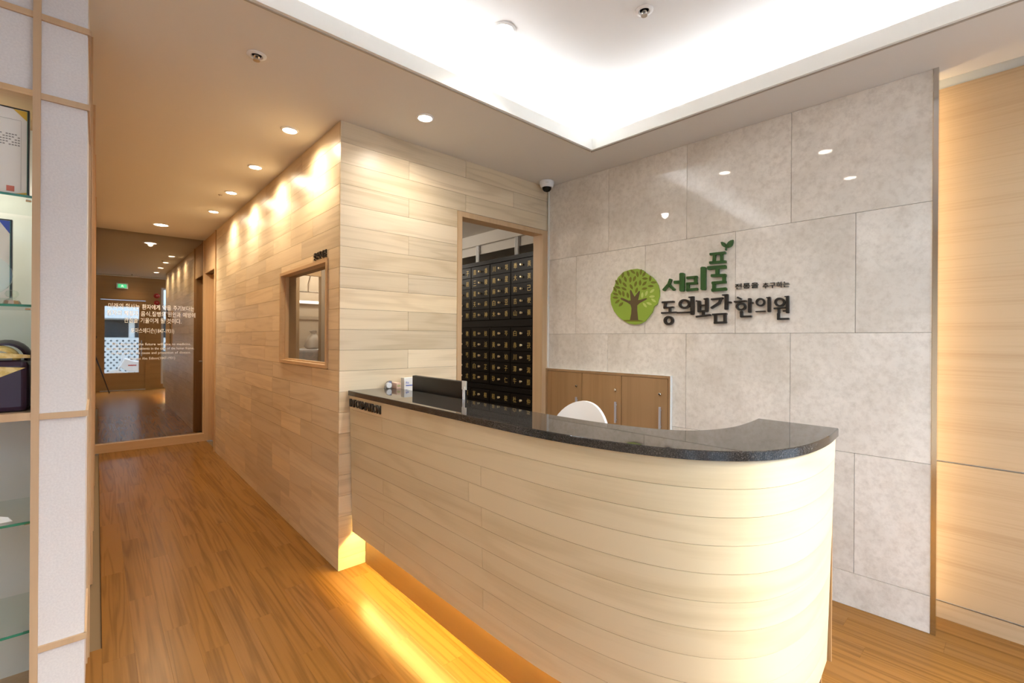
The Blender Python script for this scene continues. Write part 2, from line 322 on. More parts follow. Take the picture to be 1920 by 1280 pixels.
SIGN={'green':{'seo':[[(1.0774,1.7465),(1.0659,1.7164),(1.0302,1.681),(1.0312,1.676),(1.0391,1.6689),(1.0445,1.6682),(1.0821,1.7053),(1.095,1.7391),(1.0921,1.7435),(1.0824,1.7476)],[(1.0675,1.7029),(1.1049,1.6658),(1.1101,1.6661),(1.1171,1.6724),(1.1177,1.6773),(1.0805,1.7144),(1.0752,1.7142),(1.0681,1.7078)],[(1.114,1.7099),(1.1608,1.7089),(1.1642,1.7134),(1.1634,1.7245),(1.1594,1.7291),(1.1125,1.7303),(1.1091,1.7258),(1.1099,1.7145)],[(1.1478,1.7734),(1.1485,1.6638),(1.1559,1.6578),(1.174,1.6565),(1.1813,1.6615),(1.1806,1.7702),(1.1732,1.7764),(1.1552,1.7782)]],'ri':[[(1.1978,1.733),(1.2628,1.7329),(1.2654,1.7367),(1.2645,1.7459),(1.2612,1.7498),(1.1962,1.7502),(1.1935,1.7463),(1.1944,1.7369)],[(1.2441,1.7415),(1.2444,1.7007),(1.2486,1.6972),(1.2588,1.6963),(1.263,1.6992),(1.2627,1.7398),(1.2585,1.7434),(1.2483,1.7444)],[(1.1956,1.6968),(1.2628,1.6957),(1.2653,1.6992),(1.2647,1.7077),(1.2617,1.7112),(1.1945,1.7126),(1.1919,1.7091),(1.1925,1.7004)],[(1.1928,1.7063),(1.1931,1.6635),(1.1974,1.66),(1.2079,1.6593),(1.2121,1.6622),(1.2118,1.7048),(1.2076,1.7083),(1.1971,1.7092)],[(1.1961,1.6562),(1.2647,1.6571),(1.2673,1.6609),(1.2664,1.6702),(1.2631,1.6739),(1.1945,1.6734),(1.1918,1.6695),(1.1926,1.6601)],[(1.2857,1.7977),(1.2865,1.6625),(1.2938,1.6563),(1.3114,1.6551),(1.3186,1.6601),(1.3178,1.7943),(1.3106,1.8006),(1.2929,1.8025)]],'pul':[[(1.3442,1.8663),(1.4355,1.8643),(1.4377,1.8676),(1.4368,1.8758),(1.434,1.8792),(1.3426,1.8816),(1.3403,1.8782),(1.3412,1.8698)],[(1.3618,1.8723),(1.358,1.8235),(1.3614,1.82),(1.3703,1.8182),(1.3742,1.8203),(1.3779,1.8689),(1.3745,1.8725),(1.3656,1.8743)],[(1.4046,1.8702),(1.4048,1.8215),(1.4084,1.8183),(1.4171,1.8173),(1.4207,1.8197),(1.4204,1.8682),(1.4168,1.8715),(1.4081,1.8726)],[(1.3423,1.8137),(1.437,1.8098),(1.4394,1.8133),(1.4388,1.8222),(1.4358,1.826),(1.341,1.8302),(1.3384,1.8266),(1.3391,1.8175)],[(1.3311,1.7791),(1.4374,1.7762),(1.4407,1.781),(1.4397,1.7929),(1.4357,1.7978),(1.3293,1.8013),(1.3259,1.7964),(1.3268,1.7842)],[(1.3771,1.7887),(1.3773,1.743),(1.3819,1.739),(1.3929,1.738),(1.3974,1.7411),(1.3971,1.7865),(1.3926,1.7906),(1.3816,1.7917)],[(1.3527,1.7323),(1.4372,1.7273),(1.44,1.7311),(1.4396,1.7407),(1.4365,1.7448),(1.352,1.7502),(1.3491,1.7464),(1.3494,1.7365)],[(1.4179,1.7365),(1.4181,1.6933),(1.4223,1.6897),(1.4324,1.6889),(1.4365,1.6918),(1.4362,1.7348),(1.4321,1.7384),(1.422,1.7394)],[(1.3582,1.6867),(1.4379,1.6871),(1.4405,1.691),(1.4396,1.7006),(1.4363,1.7045),(1.3566,1.7046),(1.3539,1.7006),(1.3547,1.6907)],[(1.3581,1.697),(1.3583,1.6518),(1.3626,1.6481),(1.373,1.6474),(1.3772,1.6504),(1.377,1.6954),(1.3727,1.6991),(1.3623,1.7)],[(1.3573,1.6423),(1.4409,1.6446),(1.4436,1.6489),(1.4426,1.6593),(1.439,1.6634),(1.3553,1.6615),(1.3525,1.6571),(1.3535,1.6466)]]},'sprout':[[(1.4392,1.8856),(1.441,1.902),(1.4435,1.9184),(1.4425,1.9196),(1.4397,1.9205),(1.4384,1.92),(1.4359,1.9035),(1.434,1.8869),(1.4351,1.8857),(1.4379,1.885)],[(1.4385,1.9008),(1.4423,1.919),(1.4506,1.9325),(1.4634,1.9406),(1.4788,1.943),(1.4782,1.9272),(1.4732,1.9113),(1.4624,1.9021),(1.4508,1.8991)],[(1.4372,1.9023),(1.4247,1.908),(1.4142,1.9189),(1.4075,1.9388),(1.418,1.9393),(1.4292,1.9329),(1.4364,1.9198)]],'black':{'dong':[[(1.0279,1.5886),(1.1091,1.5888),(1.1111,1.5914),(1.1106,1.5978),(1.1083,1.6005),(1.0271,1.6005),(1.0251,1.5978),(1.0255,1.5912)],[(1.0459,1.5964),(1.0374,1.5592),(1.0401,1.5561),(1.0477,1.5543),(1.0514,1.5558),(1.0598,1.5929),(1.0572,1.5959),(1.0495,1.5979)],[(1.041,1.551),(1.1064,1.554),(1.108,1.5564),(1.1074,1.562),(1.1053,1.5642),(1.0399,1.5613),(1.0382,1.5589),(1.0389,1.5532)],[(1.0742,1.5576),(1.0744,1.5254),(1.0776,1.5229),(1.0853,1.5227),(1.0884,1.5248),(1.0882,1.557),(1.085,1.5594),(1.0773,1.5598)],[(1.0235,1.5191),(1.1262,1.5198),(1.128,1.5221),(1.1276,1.5277),(1.1257,1.53),(1.0229,1.5295),(1.0211,1.5271),(1.0214,1.5214)],('ring',[(1.108,1.4718),(1.1064,1.4624),(1.1016,1.4539),(1.0942,1.4473),(1.0847,1.4431),(1.0742,1.4418),(1.0636,1.4435),(1.0539,1.448),(1.0462,1.455),(1.0412,1.4638),(1.0394,1.4734),(1.0411,1.483),(1.046,1.4915),(1.0536,1.4981),(1.0632,1.5022),(1.0738,1.5034),(1.0844,1.5015),(1.0939,1.4969),(1.1014,1.4899),(1.1063,1.4813)],[(1.0926,1.4721),(1.0917,1.4672),(1.0891,1.4628),(1.085,1.4593),(1.0798,1.4571),(1.0741,1.4565),(1.0683,1.4574),(1.063,1.4598),(1.0589,1.4634),(1.0562,1.468),(1.0552,1.473),(1.0561,1.478),(1.0587,1.4825),(1.0629,1.4859),(1.0681,1.4881),(1.0739,1.4887),(1.0796,1.4878),(1.0849,1.4853),(1.089,1.4817),(1.0916,1.4771)])],'ui':[('ring',[(1.2192,1.5739),(1.2174,1.5643),(1.2121,1.5559),(1.2037,1.5493),(1.1931,1.5454),(1.1813,1.5443),(1.1694,1.5464),(1.1585,1.5513),(1.1498,1.5587),(1.1442,1.5678),(1.1423,1.5777),(1.1441,1.5874),(1.1496,1.596),(1.1582,1.6025),(1.169,1.6064),(1.1809,1.6072),(1.1928,1.605),(1.2034,1.6),(1.2119,1.5926),(1.2173,1.5836)],[(1.2054,1.5746),(1.2042,1.5691),(1.2008,1.5643),(1.1955,1.5607),(1.1887,1.5584),(1.1812,1.5579),(1.1736,1.5591),(1.1668,1.562),(1.1613,1.5662),(1.1578,1.5714),(1.1565,1.577),(1.1577,1.5825),(1.1612,1.5873),(1.1666,1.591),(1.1734,1.5932),(1.181,1.5936),(1.1885,1.5924),(1.1953,1.5895),(1.2007,1.5853),(1.2042,1.5801)]),[(1.1338,1.5167),(1.2357,1.5174),(1.2374,1.5196),(1.2371,1.525),(1.2352,1.5272),(1.1333,1.5268),(1.1315,1.5245),(1.1318,1.519)],[(1.2211,1.6162),(1.2218,1.5087),(1.2267,1.5048),(1.2386,1.5044),(1.2435,1.5079),(1.2428,1.6149),(1.2379,1.6189),(1.226,1.6197)],[(1.2106,1.6126),(1.2425,1.6136),(1.2438,1.6155),(1.2433,1.6202),(1.2416,1.622),(1.2098,1.6212),(1.2085,1.6192),(1.2089,1.6145)]],'bo':[[(1.2651,1.5896),(1.2669,1.5223),(1.2715,1.5188),(1.2823,1.5186),(1.2867,1.522),(1.2849,1.5889),(1.2803,1.5925),(1.2695,1.5929)],[(1.3141,1.6012),(1.3132,1.5237),(1.3175,1.5201),(1.3281,1.5195),(1.3325,1.5226),(1.3334,1.5997),(1.3291,1.6034),(1.3185,1.6042)],[(1.2769,1.5564),(1.323,1.557),(1.3245,1.5592),(1.3241,1.5645),(1.3223,1.5667),(1.2762,1.5662),(1.2747,1.5639),(1.275,1.5585)],[(1.2772,1.5208),(1.3232,1.5218),(1.325,1.5243),(1.3246,1.5304),(1.3225,1.5328),(1.2764,1.5319),(1.2746,1.5294),(1.275,1.5232)],[(1.2574,1.5874),(1.2801,1.5834),(1.2818,1.585),(1.2824,1.5896),(1.2811,1.5917),(1.2585,1.5957),(1.2567,1.5941),(1.2562,1.5896)],[(1.3079,1.5959),(1.3321,1.5986),(1.3332,1.6006),(1.3324,1.6052),(1.3306,1.6069),(1.3064,1.6041),(1.3053,1.6021),(1.3061,1.5976)],[(1.2958,1.5263),(1.296,1.495),(1.2988,1.4928),(1.3057,1.4925),(1.3085,1.4946),(1.3083,1.5258),(1.3055,1.5281),(1.2986,1.5284)],[(1.2593,1.4864),(1.3471,1.4949),(1.3486,1.4975),(1.3478,1.5035),(1.3456,1.5058),(1.2578,1.4976),(1.2562,1.4949),(1.257,1.4887)]],'gam':[[(1.3531,1.5905),(1.4212,1.5935),(1.4228,1.596),(1.4222,1.6019),(1.4201,1.6043),(1.352,1.6015),(1.3504,1.599),(1.351,1.5929)],[(1.4026,1.6008),(1.3944,1.5772),(1.3491,1.5485),(1.3488,1.5446),(1.353,1.5381),(1.3566,1.5367),(1.405,1.5662),(1.4151,1.5956),(1.413,1.599),(1.4061,1.6018)],[(1.433,1.6171),(1.4322,1.5326),(1.4366,1.5288),(1.4473,1.5282),(1.4517,1.5315),(1.4525,1.6156),(1.4481,1.6194),(1.4374,1.6203)],[(1.4196,1.6138),(1.4509,1.6145),(1.4521,1.6163),(1.4517,1.6207),(1.4502,1.6225),(1.4189,1.6219),(1.4177,1.62),(1.4181,1.6156)],[(1.4432,1.5668),(1.469,1.5661),(1.4707,1.5685),(1.4705,1.5743),(1.4687,1.5768),(1.4429,1.5775),(1.4411,1.5751),(1.4413,1.5692)],[(1.3694,1.5037),(1.3697,1.4491),(1.3733,1.4462),(1.3822,1.446),(1.3858,1.4488),(1.3855,1.5031),(1.3818,1.5061),(1.373,1.5064)],[(1.4258,1.5044),(1.4262,1.4493),(1.4297,1.4464),(1.4383,1.4462),(1.4418,1.449),(1.4415,1.5039),(1.438,1.5068),(1.4293,1.5071)],[(1.3602,1.4971),(1.4437,1.4992),(1.4454,1.5016),(1.4451,1.5075),(1.4431,1.5099),(1.3596,1.5081),(1.3578,1.5056),(1.3582,1.4996)],[(1.3713,1.445),(1.4414,1.4463),(1.4436,1.4494),(1.4433,1.4567),(1.4409,1.4597),(1.3707,1.4586),(1.3685,1.4555),(1.3688,1.448)]],'han':[[(1.5037,1.5951),(1.5263,1.5833),(1.5284,1.5844),(1.5303,1.5889),(1.5297,1.5914),(1.5072,1.6033),(1.505,1.6022),(1.5031,1.5977)],[(1.4883,1.5691),(1.5543,1.5709),(1.5556,1.573),(1.5553,1.578),(1.5536,1.58),(1.4876,1.5784),(1.4862,1.5763),(1.4866,1.5712)],('ring',[(1.5542,1.5423),(1.5528,1.5347),(1.5488,1.528),(1.5426,1.5228),(1.5347,1.5196),(1.5259,1.5187),(1.517,1.5203),(1.509,1.5241),(1.5026,1.5299),(1.4984,1.5371),(1.4969,1.5449),(1.4983,1.5526),(1.5024,1.5594),(1.5088,1.5646),(1.5168,1.5677),(1.5256,1.5685),(1.5344,1.5668),(1.5424,1.5629),(1.5487,1.5571),(1.5527,1.55)],[(1.5431,1.5428),(1.5423,1.5388),(1.5398,1.5353),(1.536,1.5325),(1.5312,1.5309),(1.5258,1.5305),(1.5204,1.5314),(1.5156,1.5334),(1.5117,1.5365),(1.5092,1.5403),(1.5083,1.5444),(1.5091,1.5484),(1.5116,1.552),(1.5154,1.5547),(1.5203,1.5563),(1.5257,1.5567),(1.5311,1.5558),(1.5359,1.5537),(1.5398,1.5506),(1.5422,1.5469)]),[(1.5649,1.5878),(1.5653,1.5087),(1.5692,1.5054),(1.5785,1.5051),(1.5823,1.5081),(1.5819,1.5868),(1.578,1.5902),(1.5687,1.5908)],[(1.5741,1.5556),(1.5922,1.5573),(1.5934,1.5595),(1.5928,1.5644),(1.591,1.5663),(1.573,1.5647),(1.5717,1.5625),(1.5724,1.5575)],[(1.5203,1.5153),(1.5218,1.4838),(1.525,1.4813),(1.5325,1.4814),(1.5354,1.484),(1.534,1.5154),(1.5308,1.5179),(1.5233,1.5179)],[(1.5251,1.4794),(1.5826,1.4797),(1.5842,1.482),(1.584,1.4877),(1.5823,1.49),(1.5247,1.4899),(1.523,1.4875),(1.5232,1.4818)]],'ui2':[('ring',[(1.6559,1.5623),(1.6548,1.5549),(1.6513,1.5484),(1.646,1.5433),(1.6391,1.5402),(1.6315,1.5394),(1.6239,1.5409),(1.6169,1.5447),(1.6114,1.5503),(1.6078,1.5573),(1.6066,1.5649),(1.6077,1.5724),(1.6112,1.579),(1.6167,1.584),(1.6236,1.5871),(1.6313,1.5878),(1.6389,1.5862),(1.6457,1.5823),(1.6512,1.5767),(1.6547,1.5698)],[(1.6472,1.5628),(1.6464,1.5583),(1.6442,1.5543),(1.6408,1.5513),(1.6364,1.5494),(1.6315,1.5489),(1.6266,1.5499),(1.6221,1.5522),(1.6186,1.5556),(1.6163,1.5598),(1.6155,1.5644),(1.6162,1.5689),(1.6185,1.5729),(1.622,1.576),(1.6264,1.5778),(1.6313,1.5782),(1.6362,1.5773),(1.6406,1.5749),(1.6441,1.5715),(1.6464,1.5673)]),[(1.6076,1.5075),(1.6569,1.5076),(1.658,1.5091),(1.6578,1.513),(1.6566,1.5145),(1.6073,1.5145),(1.6062,1.513),(1.6064,1.5091)],[(1.6685,1.5881),(1.6689,1.5087),(1.6726,1.5055),(1.6814,1.5051),(1.685,1.5081),(1.6845,1.5872),(1.6809,1.5905),(1.6721,1.591)],[(1.6637,1.584),(1.682,1.5855),(1.6829,1.5869),(1.6824,1.5904),(1.6813,1.5917),(1.6629,1.5903),(1.6621,1.5888),(1.6625,1.5854)]],'won':[('ring',[(1.7568,1.557),(1.7556,1.5491),(1.7519,1.5421),(1.7461,1.5366),(1.7387,1.5333),(1.7305,1.5324),(1.7222,1.534),(1.7147,1.5381),(1.7087,1.5442),(1.7048,1.5516),(1.7034,1.5598),(1.7047,1.5679),(1.7085,1.5749),(1.7144,1.5804),(1.7219,1.5837),(1.7302,1.5844),(1.7384,1.5827),(1.7458,1.5786),(1.7517,1.5725),(1.7555,1.5651)],[(1.7475,1.5575),(1.7467,1.5528),(1.7443,1.5486),(1.7405,1.5454),(1.7357,1.5434),(1.7304,1.5429),(1.7251,1.5439),(1.7202,1.5464),(1.7164,1.55),(1.7139,1.5545),(1.713,1.5593),(1.7138,1.5641),(1.7163,1.5683),(1.7201,1.5715),(1.7249,1.5734),(1.7302,1.5739),(1.7356,1.5728),(1.7404,1.5704),(1.7442,1.5668),(1.7466,1.5623)]),[(1.7022,1.5209),(1.7578,1.5228),(1.7589,1.5247),(1.7586,1.5291),(1.7573,1.5308),(1.7016,1.529),(1.7005,1.5271),(1.7008,1.5226)],[(1.7205,1.5241),(1.7206,1.4993),(1.7231,1.497),(1.7293,1.4968),(1.7318,1.4989),(1.7316,1.5236),(1.7291,1.5259),(1.723,1.5262)],[(1.761,1.5875),(1.7615,1.499),(1.765,1.4959),(1.7734,1.4956),(1.7768,1.4985),(1.7763,1.5866),(1.7729,1.5898),(1.7645,1.5903)],[(1.7558,1.5848),(1.7754,1.5854),(1.7763,1.5868),(1.776,1.5902),(1.775,1.5916),(1.7553,1.5909),(1.7545,1.5895),(1.7547,1.5861)],[(1.7485,1.5051),(1.7682,1.5055),(1.7693,1.5072),(1.769,1.5113),(1.7678,1.5129),(1.7481,1.5125),(1.747,1.5108),(1.7473,1.5067)],[(1.7178,1.4969),(1.718,1.4658),(1.7208,1.4633),(1.7275,1.4631),(1.7303,1.4655),(1.7301,1.4964),(1.7273,1.4989),(1.7206,1.4992)],[(1.7198,1.4608),(1.776,1.4612),(1.7775,1.4634),(1.7773,1.4688),(1.7757,1.471),(1.7195,1.4707),(1.718,1.4685),(1.7182,1.463)]]},'disc':[(0.8408,1.8377),(0.7852,1.837),(0.7327,1.8269),(0.6837,1.7908),(0.6613,1.7458),(0.6433,1.7),(0.625,1.6736),(0.6229,1.6382),(0.6302,1.5983),(0.6536,1.55),(0.6902,1.5096),(0.7307,1.4813),(0.7748,1.4592),(0.8222,1.4507),(0.8686,1.4555),(0.9016,1.4716),(0.93,1.5024),(0.954,1.5311),(0.9677,1.569),(0.9914,1.5843),(0.9991,1.6131),(1.0068,1.6381),(1.0066,1.6744),(0.9965,1.7115),(0.9765,1.746),(0.9524,1.7701),(0.9158,1.7957),(0.8785,1.8255)],'trunk':[(0.7855,1.4819),(0.796,1.5293),(0.7979,1.5673),(0.7891,1.5905),(0.7651,1.6063),(0.7141,1.6299),(0.7073,1.6372),(0.714,1.6438),(0.7296,1.6398),(0.7737,1.62),(0.791,1.621),(0.7841,1.6824),(0.7862,1.6937),(0.7927,1.6933),(0.8209,1.6439),(0.8545,1.6821),(0.862,1.6816),(0.8609,1.6659),(0.8486,1.6196),(0.8674,1.6205),(0.9087,1.6293),(0.9169,1.627),(0.9149,1.6215),(0.8592,1.5965),(0.8425,1.5823),(0.8427,1.5502),(0.8508,1.4803)],'ground':[(0.7285,1.4841),(0.7876,1.4845),(0.8516,1.4829),(0.8975,1.4721),(0.8768,1.4703),(0.744,1.4733)],'dark_leaf':[[(0.7209,1.7843),(0.7171,1.7893),(0.7143,1.8006),(0.7168,1.8131),(0.7236,1.822),(0.7289,1.8247),(0.7327,1.8197),(0.7355,1.8084),(0.733,1.796),(0.7262,1.787)],[(0.7755,1.7901),(0.77,1.7934),(0.7623,1.803),(0.7584,1.8158),(0.7599,1.8267),(0.7631,1.8313),(0.7686,1.8279),(0.7763,1.8182),(0.7802,1.8055),(0.7787,1.7946)],[(0.8238,1.8047),(0.8176,1.8048),(0.8057,1.8094),(0.7946,1.8186),(0.7887,1.829),(0.7881,1.8347),(0.7944,1.8345),(0.8063,1.8299),(0.8173,1.8206),(0.8232,1.8103)],[(0.8464,1.7786),(0.8413,1.7822),(0.8347,1.7922),(0.8321,1.8048),(0.8347,1.8153),(0.8382,1.8195),(0.8433,1.8158),(0.8499,1.8059),(0.8524,1.7933),(0.8499,1.7828)],[(0.8665,1.7917),(0.8628,1.7964),(0.8597,1.8073),(0.8616,1.8195),(0.8676,1.8284),(0.8725,1.8312),(0.8762,1.8264),(0.8792,1.8155),(0.8774,1.8034),(0.8713,1.7945)],[(0.8822,1.7785),(0.8806,1.7839),(0.8821,1.7946),(0.889,1.8047),(0.8984,1.8104),(0.9042,1.8112),(0.9058,1.8058),(0.9043,1.7953),(0.8975,1.7852),(0.888,1.7794)],[(0.7538,1.7532),(0.7481,1.7562),(0.7397,1.7655),(0.7351,1.7782),(0.7359,1.7893),(0.7388,1.7941),(0.7446,1.791),(0.7529,1.7816),(0.7576,1.769),(0.7567,1.7579)],[(0.7851,1.7458),(0.781,1.7504),(0.7772,1.7614),(0.7784,1.774),(0.784,1.7834),(0.7889,1.7865),(0.793,1.7819),(0.7968,1.771),(0.7956,1.7584),(0.7899,1.749)],[(0.8102,1.752),(0.8077,1.7573),(0.8076,1.7684),(0.8129,1.7797),(0.8215,1.7868),(0.8272,1.7884),(0.8297,1.7831),(0.8298,1.7721),(0.8246,1.7608),(0.816,1.7536)],[(0.9229,1.7617),(0.9188,1.7582),(0.9078,1.7551),(0.894,1.7563),(0.8828,1.7614),(0.8785,1.7657),(0.8828,1.7692),(0.8939,1.7722),(0.9076,1.771),(0.9187,1.7659)],[(0.9386,1.7412),(0.9348,1.7457),(0.9312,1.7563),(0.9323,1.7684),(0.9376,1.7775),(0.9422,1.7806),(0.946,1.7761),(0.9495,1.7655),(0.9484,1.7534),(0.9431,1.7443)],[(0.9869,1.7305),(0.9829,1.727),(0.9722,1.7239),(0.9588,1.725),(0.948,1.7299),(0.9438,1.7341),(0.9479,1.7375),(0.9587,1.7407),(0.9721,1.7395),(0.9828,1.7346)],[(0.7109,1.7432),(0.7051,1.7462),(0.6966,1.7556),(0.6918,1.7684),(0.6927,1.7796),(0.6957,1.7844),(0.7015,1.7813),(0.71,1.7719),(0.7147,1.7592),(0.7139,1.748)],[(0.6895,1.7362),(0.6831,1.7382),(0.6727,1.746),(0.665,1.758),(0.6631,1.7694),(0.6648,1.7748),(0.6712,1.7728),(0.6817,1.7649),(0.6893,1.753),(0.6912,1.7416)],[(0.7563,1.7176),(0.7499,1.7186),(0.7385,1.7247),(0.7289,1.7353),(0.7248,1.7464),(0.7254,1.752),(0.7319,1.751),(0.7433,1.7448),(0.7528,1.7342),(0.7568,1.7232)],[(0.8218,1.7142),(0.8189,1.7193),(0.818,1.7304),(0.8223,1.7421),(0.8302,1.7498),(0.8357,1.7519),(0.8386,1.7467),(0.8395,1.7357),(0.8353,1.724),(0.8274,1.7162)],[(0.8615,1.7177),(0.8575,1.7222),(0.8538,1.733),(0.855,1.7454),(0.8605,1.7547),(0.8651,1.7578),(0.8691,1.7532),(0.8727,1.7425),(0.8716,1.7301),(0.8661,1.7209)],[(0.8813,1.7175),(0.8812,1.723),(0.8858,1.7326),(0.8955,1.7406),(0.9066,1.7439),(0.9125,1.7434),(0.9126,1.738),(0.908,1.7284),(0.8984,1.7204),(0.8873,1.717)],[(0.8057,1.697),(0.7997,1.6991),(0.79,1.7069),(0.7831,1.7187),(0.7818,1.7299),(0.7836,1.735),(0.7897,1.7329),(0.7993,1.7251),(0.8062,1.7133),(0.8075,1.7022)],[(0.7071,1.7116),(0.7012,1.7096),(0.6881,1.7102),(0.6738,1.7157),(0.6639,1.7241),(0.6611,1.7295),(0.6671,1.7315),(0.6804,1.7309),(0.6946,1.7253),(0.7043,1.717)],[(0.7565,1.6939),(0.7503,1.6929),(0.7375,1.6954),(0.7247,1.7027),(0.7166,1.7122),(0.7149,1.7178),(0.7212,1.7188),(0.734,1.7163),(0.7468,1.7089),(0.7548,1.6995)],[(0.9664,1.7073),(0.9623,1.7038),(0.9515,1.7006),(0.9381,1.7016),(0.9271,1.7065),(0.9229,1.7106),(0.9271,1.7141),(0.938,1.7173),(0.9514,1.7163),(0.9623,1.7114)],[(0.919,1.697),(0.9156,1.6928),(0.9055,1.6878),(0.892,1.6866),(0.8802,1.6897),(0.8752,1.6932),(0.8786,1.6975),(0.8888,1.7025),(0.9024,1.7036),(0.9141,1.7005)],[(0.8294,1.6694),(0.8265,1.6745),(0.8255,1.6855),(0.8298,1.6972),(0.8377,1.7051),(0.8432,1.7071),(0.8461,1.702),(0.847,1.691),(0.8428,1.6793),(0.8349,1.6715)],[(0.674,1.6874),(0.6676,1.6893),(0.657,1.697),(0.6493,1.7089),(0.6474,1.7204),(0.6491,1.7258),(0.6556,1.7239),(0.6662,1.7161),(0.6738,1.7042),(0.6757,1.6928)],[(0.6895,1.6642),(0.6835,1.6622),(0.6703,1.6626),(0.6559,1.668),(0.646,1.6763),(0.6431,1.6817),(0.6492,1.6837),(0.6625,1.6833),(0.6768,1.6778),(0.6867,1.6696)],[(0.7116,1.6607),(0.7054,1.663),(0.6957,1.6713),(0.6893,1.6835),(0.6885,1.6949),(0.6908,1.7001),(0.697,1.6978),(0.7066,1.6894),(0.713,1.6772),(0.7138,1.6659)],[(0.735,1.6498),(0.7297,1.6534),(0.7227,1.6634),(0.7201,1.6763),(0.7227,1.6871),(0.7264,1.6915),(0.7318,1.6879),(0.7387,1.6779),(0.7413,1.6651),(0.7387,1.6542)],[(0.7711,1.6381),(0.7658,1.6416),(0.759,1.6515),(0.7564,1.6643),(0.759,1.675),(0.7626,1.6794),(0.7679,1.6758),(0.7747,1.6659),(0.7773,1.6532),(0.7747,1.6424)],[(0.6901,1.6442),(0.6851,1.6408),(0.6725,1.6382),(0.6573,1.6402),(0.6453,1.6461),(0.641,1.6508),(0.6461,1.6542),(0.6589,1.6568),(0.674,1.6547),(0.6858,1.6488)],[(0.6631,1.6058),(0.6636,1.6115),(0.6697,1.6213),(0.6813,1.629),(0.6938,1.6318),(0.7004,1.6309),(0.6998,1.6253),(0.6938,1.6156),(0.6823,1.6078),(0.6697,1.605)],[(0.6951,1.583),(0.695,1.5887),(0.7,1.5989),(0.7105,1.6075),(0.7225,1.6113),(0.729,1.6109),(0.7291,1.6053),(0.7241,1.5951),(0.7136,1.5865),(0.7016,1.5827)]],'light_leaf':[[(0.8791,1.6315),(0.8752,1.6359),(0.8716,1.6465),(0.8727,1.6589),(0.8781,1.6683),(0.8828,1.6715),(0.8867,1.667),(0.8903,1.6564),(0.8892,1.6441),(0.8838,1.6347)],[(0.9052,1.6441),(0.9026,1.6492),(0.9021,1.66),(0.9067,1.6714),(0.9146,1.6789),(0.92,1.6808),(0.9226,1.6757),(0.9231,1.6649),(0.9185,1.6535),(0.9106,1.646)],[(0.9385,1.6634),(0.9389,1.6688),(0.9444,1.6779),(0.9546,1.685),(0.9657,1.6875),(0.9715,1.6866),(0.971,1.6813),(0.9657,1.6723),(0.9555,1.6651),(0.9443,1.6625)],[(0.976,1.638),(0.9723,1.6342),(0.9619,1.6299),(0.9486,1.6296),(0.9374,1.6335),(0.9328,1.6372),(0.9366,1.6411),(0.947,1.6454),(0.9604,1.6456),(0.9715,1.6418)],[(0.9839,1.5982),(0.9782,1.5976),(0.9669,1.6006),(0.9559,1.6082),(0.9495,1.6175),(0.9485,1.6229),(0.9542,1.6235),(0.9656,1.6205),(0.9766,1.6128),(0.9829,1.6035)],[(0.9539,1.5831),(0.9486,1.5811),(0.9369,1.5812),(0.9241,1.5861),(0.9153,1.5938),(0.9127,1.5988),(0.9181,1.6008),(0.93,1.6006),(0.9427,1.5957),(0.9514,1.5881)],[(0.9152,1.5661),(0.9092,1.5668),(0.8986,1.5724),(0.8897,1.5823),(0.8859,1.5929),(0.8864,1.5983),(0.8924,1.5975),(0.9031,1.5919),(0.9119,1.5819),(0.9157,1.5715)]]}
# ============================================================ STRUCTURE
HC = 2.6; HR = 2.84
BX, BY = 1.04, 2.64                       # corner of the timber-clad block
YM = 7.15                                 # mirror plane at the end of the corridor
YE = -0.75                                # entrance wall
A = Vector((2.769, 2.64, 0)); Bm = Vector((2.857, .281, 0)); D = (Bm - A).normalized()
MRZ = math.atan2(D.y, D.x)
TM = Matrix.Translation(A) @ Matrix.Rotation(MRZ, 4, 'Z')     # stone wall frame: x along the wall, y into the wall
random.seed(7)

# ---- floor with planks
floor = struct(box('floor', 'seam', -1.15, 3.6, -.78, 7.3, -.12, -.012), 'warm brown timber plank floor')
_fm = {}
def floor_plank(x0, x1, y0, y1):
    L, W = round(y1 - y0, 3), round(x1 - x0, 3)
    if (L, W) not in _fm:
        g = .0002
        _fm[(L, W)] = MB().box(-L / 2 + g, L / 2 - g, -W / 2 + g, W / 2 - g, -.012, 0).mesh('plank', 'floor')
    link('plank', _fm[(L, W)], floor, ((x0 + x1) / 2, (y0 + y1) / 2, 0), R(90))
W_ = .104
xs = [-1.12 + W_ * i for i in range(41)]
for i, x in enumerate(xs):
    x1 = min(x + W_, 3.1)
    yend = 7.1 if (x > -.08 and x1 < 1.10) else 2.66
    y = -.75 - (i * .37 % .92) - random.uniform(0, .12)
    while y < yend - .02:
        y1 = y + .92
        a, b = max(y, -.75), min(y1, yend)
        if b - a > .03: floor_plank(x, x1, a, b)
        y = y1
struct(box('floor_dispensary', 'paint', 1.14, 3.45, 2.665, 7.1, -.0118, -.001), 'plain floor of the dispensary room')

# ---- ceilings
c = MB()
c.box(-1.15, 3.5, 1.922, 7.3, HC, HC + .03)
c.prism([(2.435, 1.922), (3.5, 1.922), (3.5, .45), (2.482, .45)], HC, HC + .03)
c.prism([(2.482, .45), (3.0, .45), (3.04, -.78), (2.522, -.78)], HC, HC + .03)
c.box(-1.15, -.958, -.78, 1.922, HC, HC + .03)
struct(c.build('ceiling', 'ceil'), 'taupe lower ceiling around the lit recess')
c = MB(); c.box(-1.1, 2.72, -.78, 2.10, HR, HR + .03)
c.box(-1.1, 2.72, 2.07, 2.10, HC + .03, HR); c.box(2.69, 2.72, -.78, 2.07, HC + .03, HR); c.box(-1.1, -1.08, -.78, 2.07, HC + .03, HR)
struct(c.build('ceiling_raised', 'ceil_w'), 'white raised ceiling of the lit recess')
c = MB(); c.box(-.95, 2.445, 1.914, 1.93, HC - .004, HC + .072)
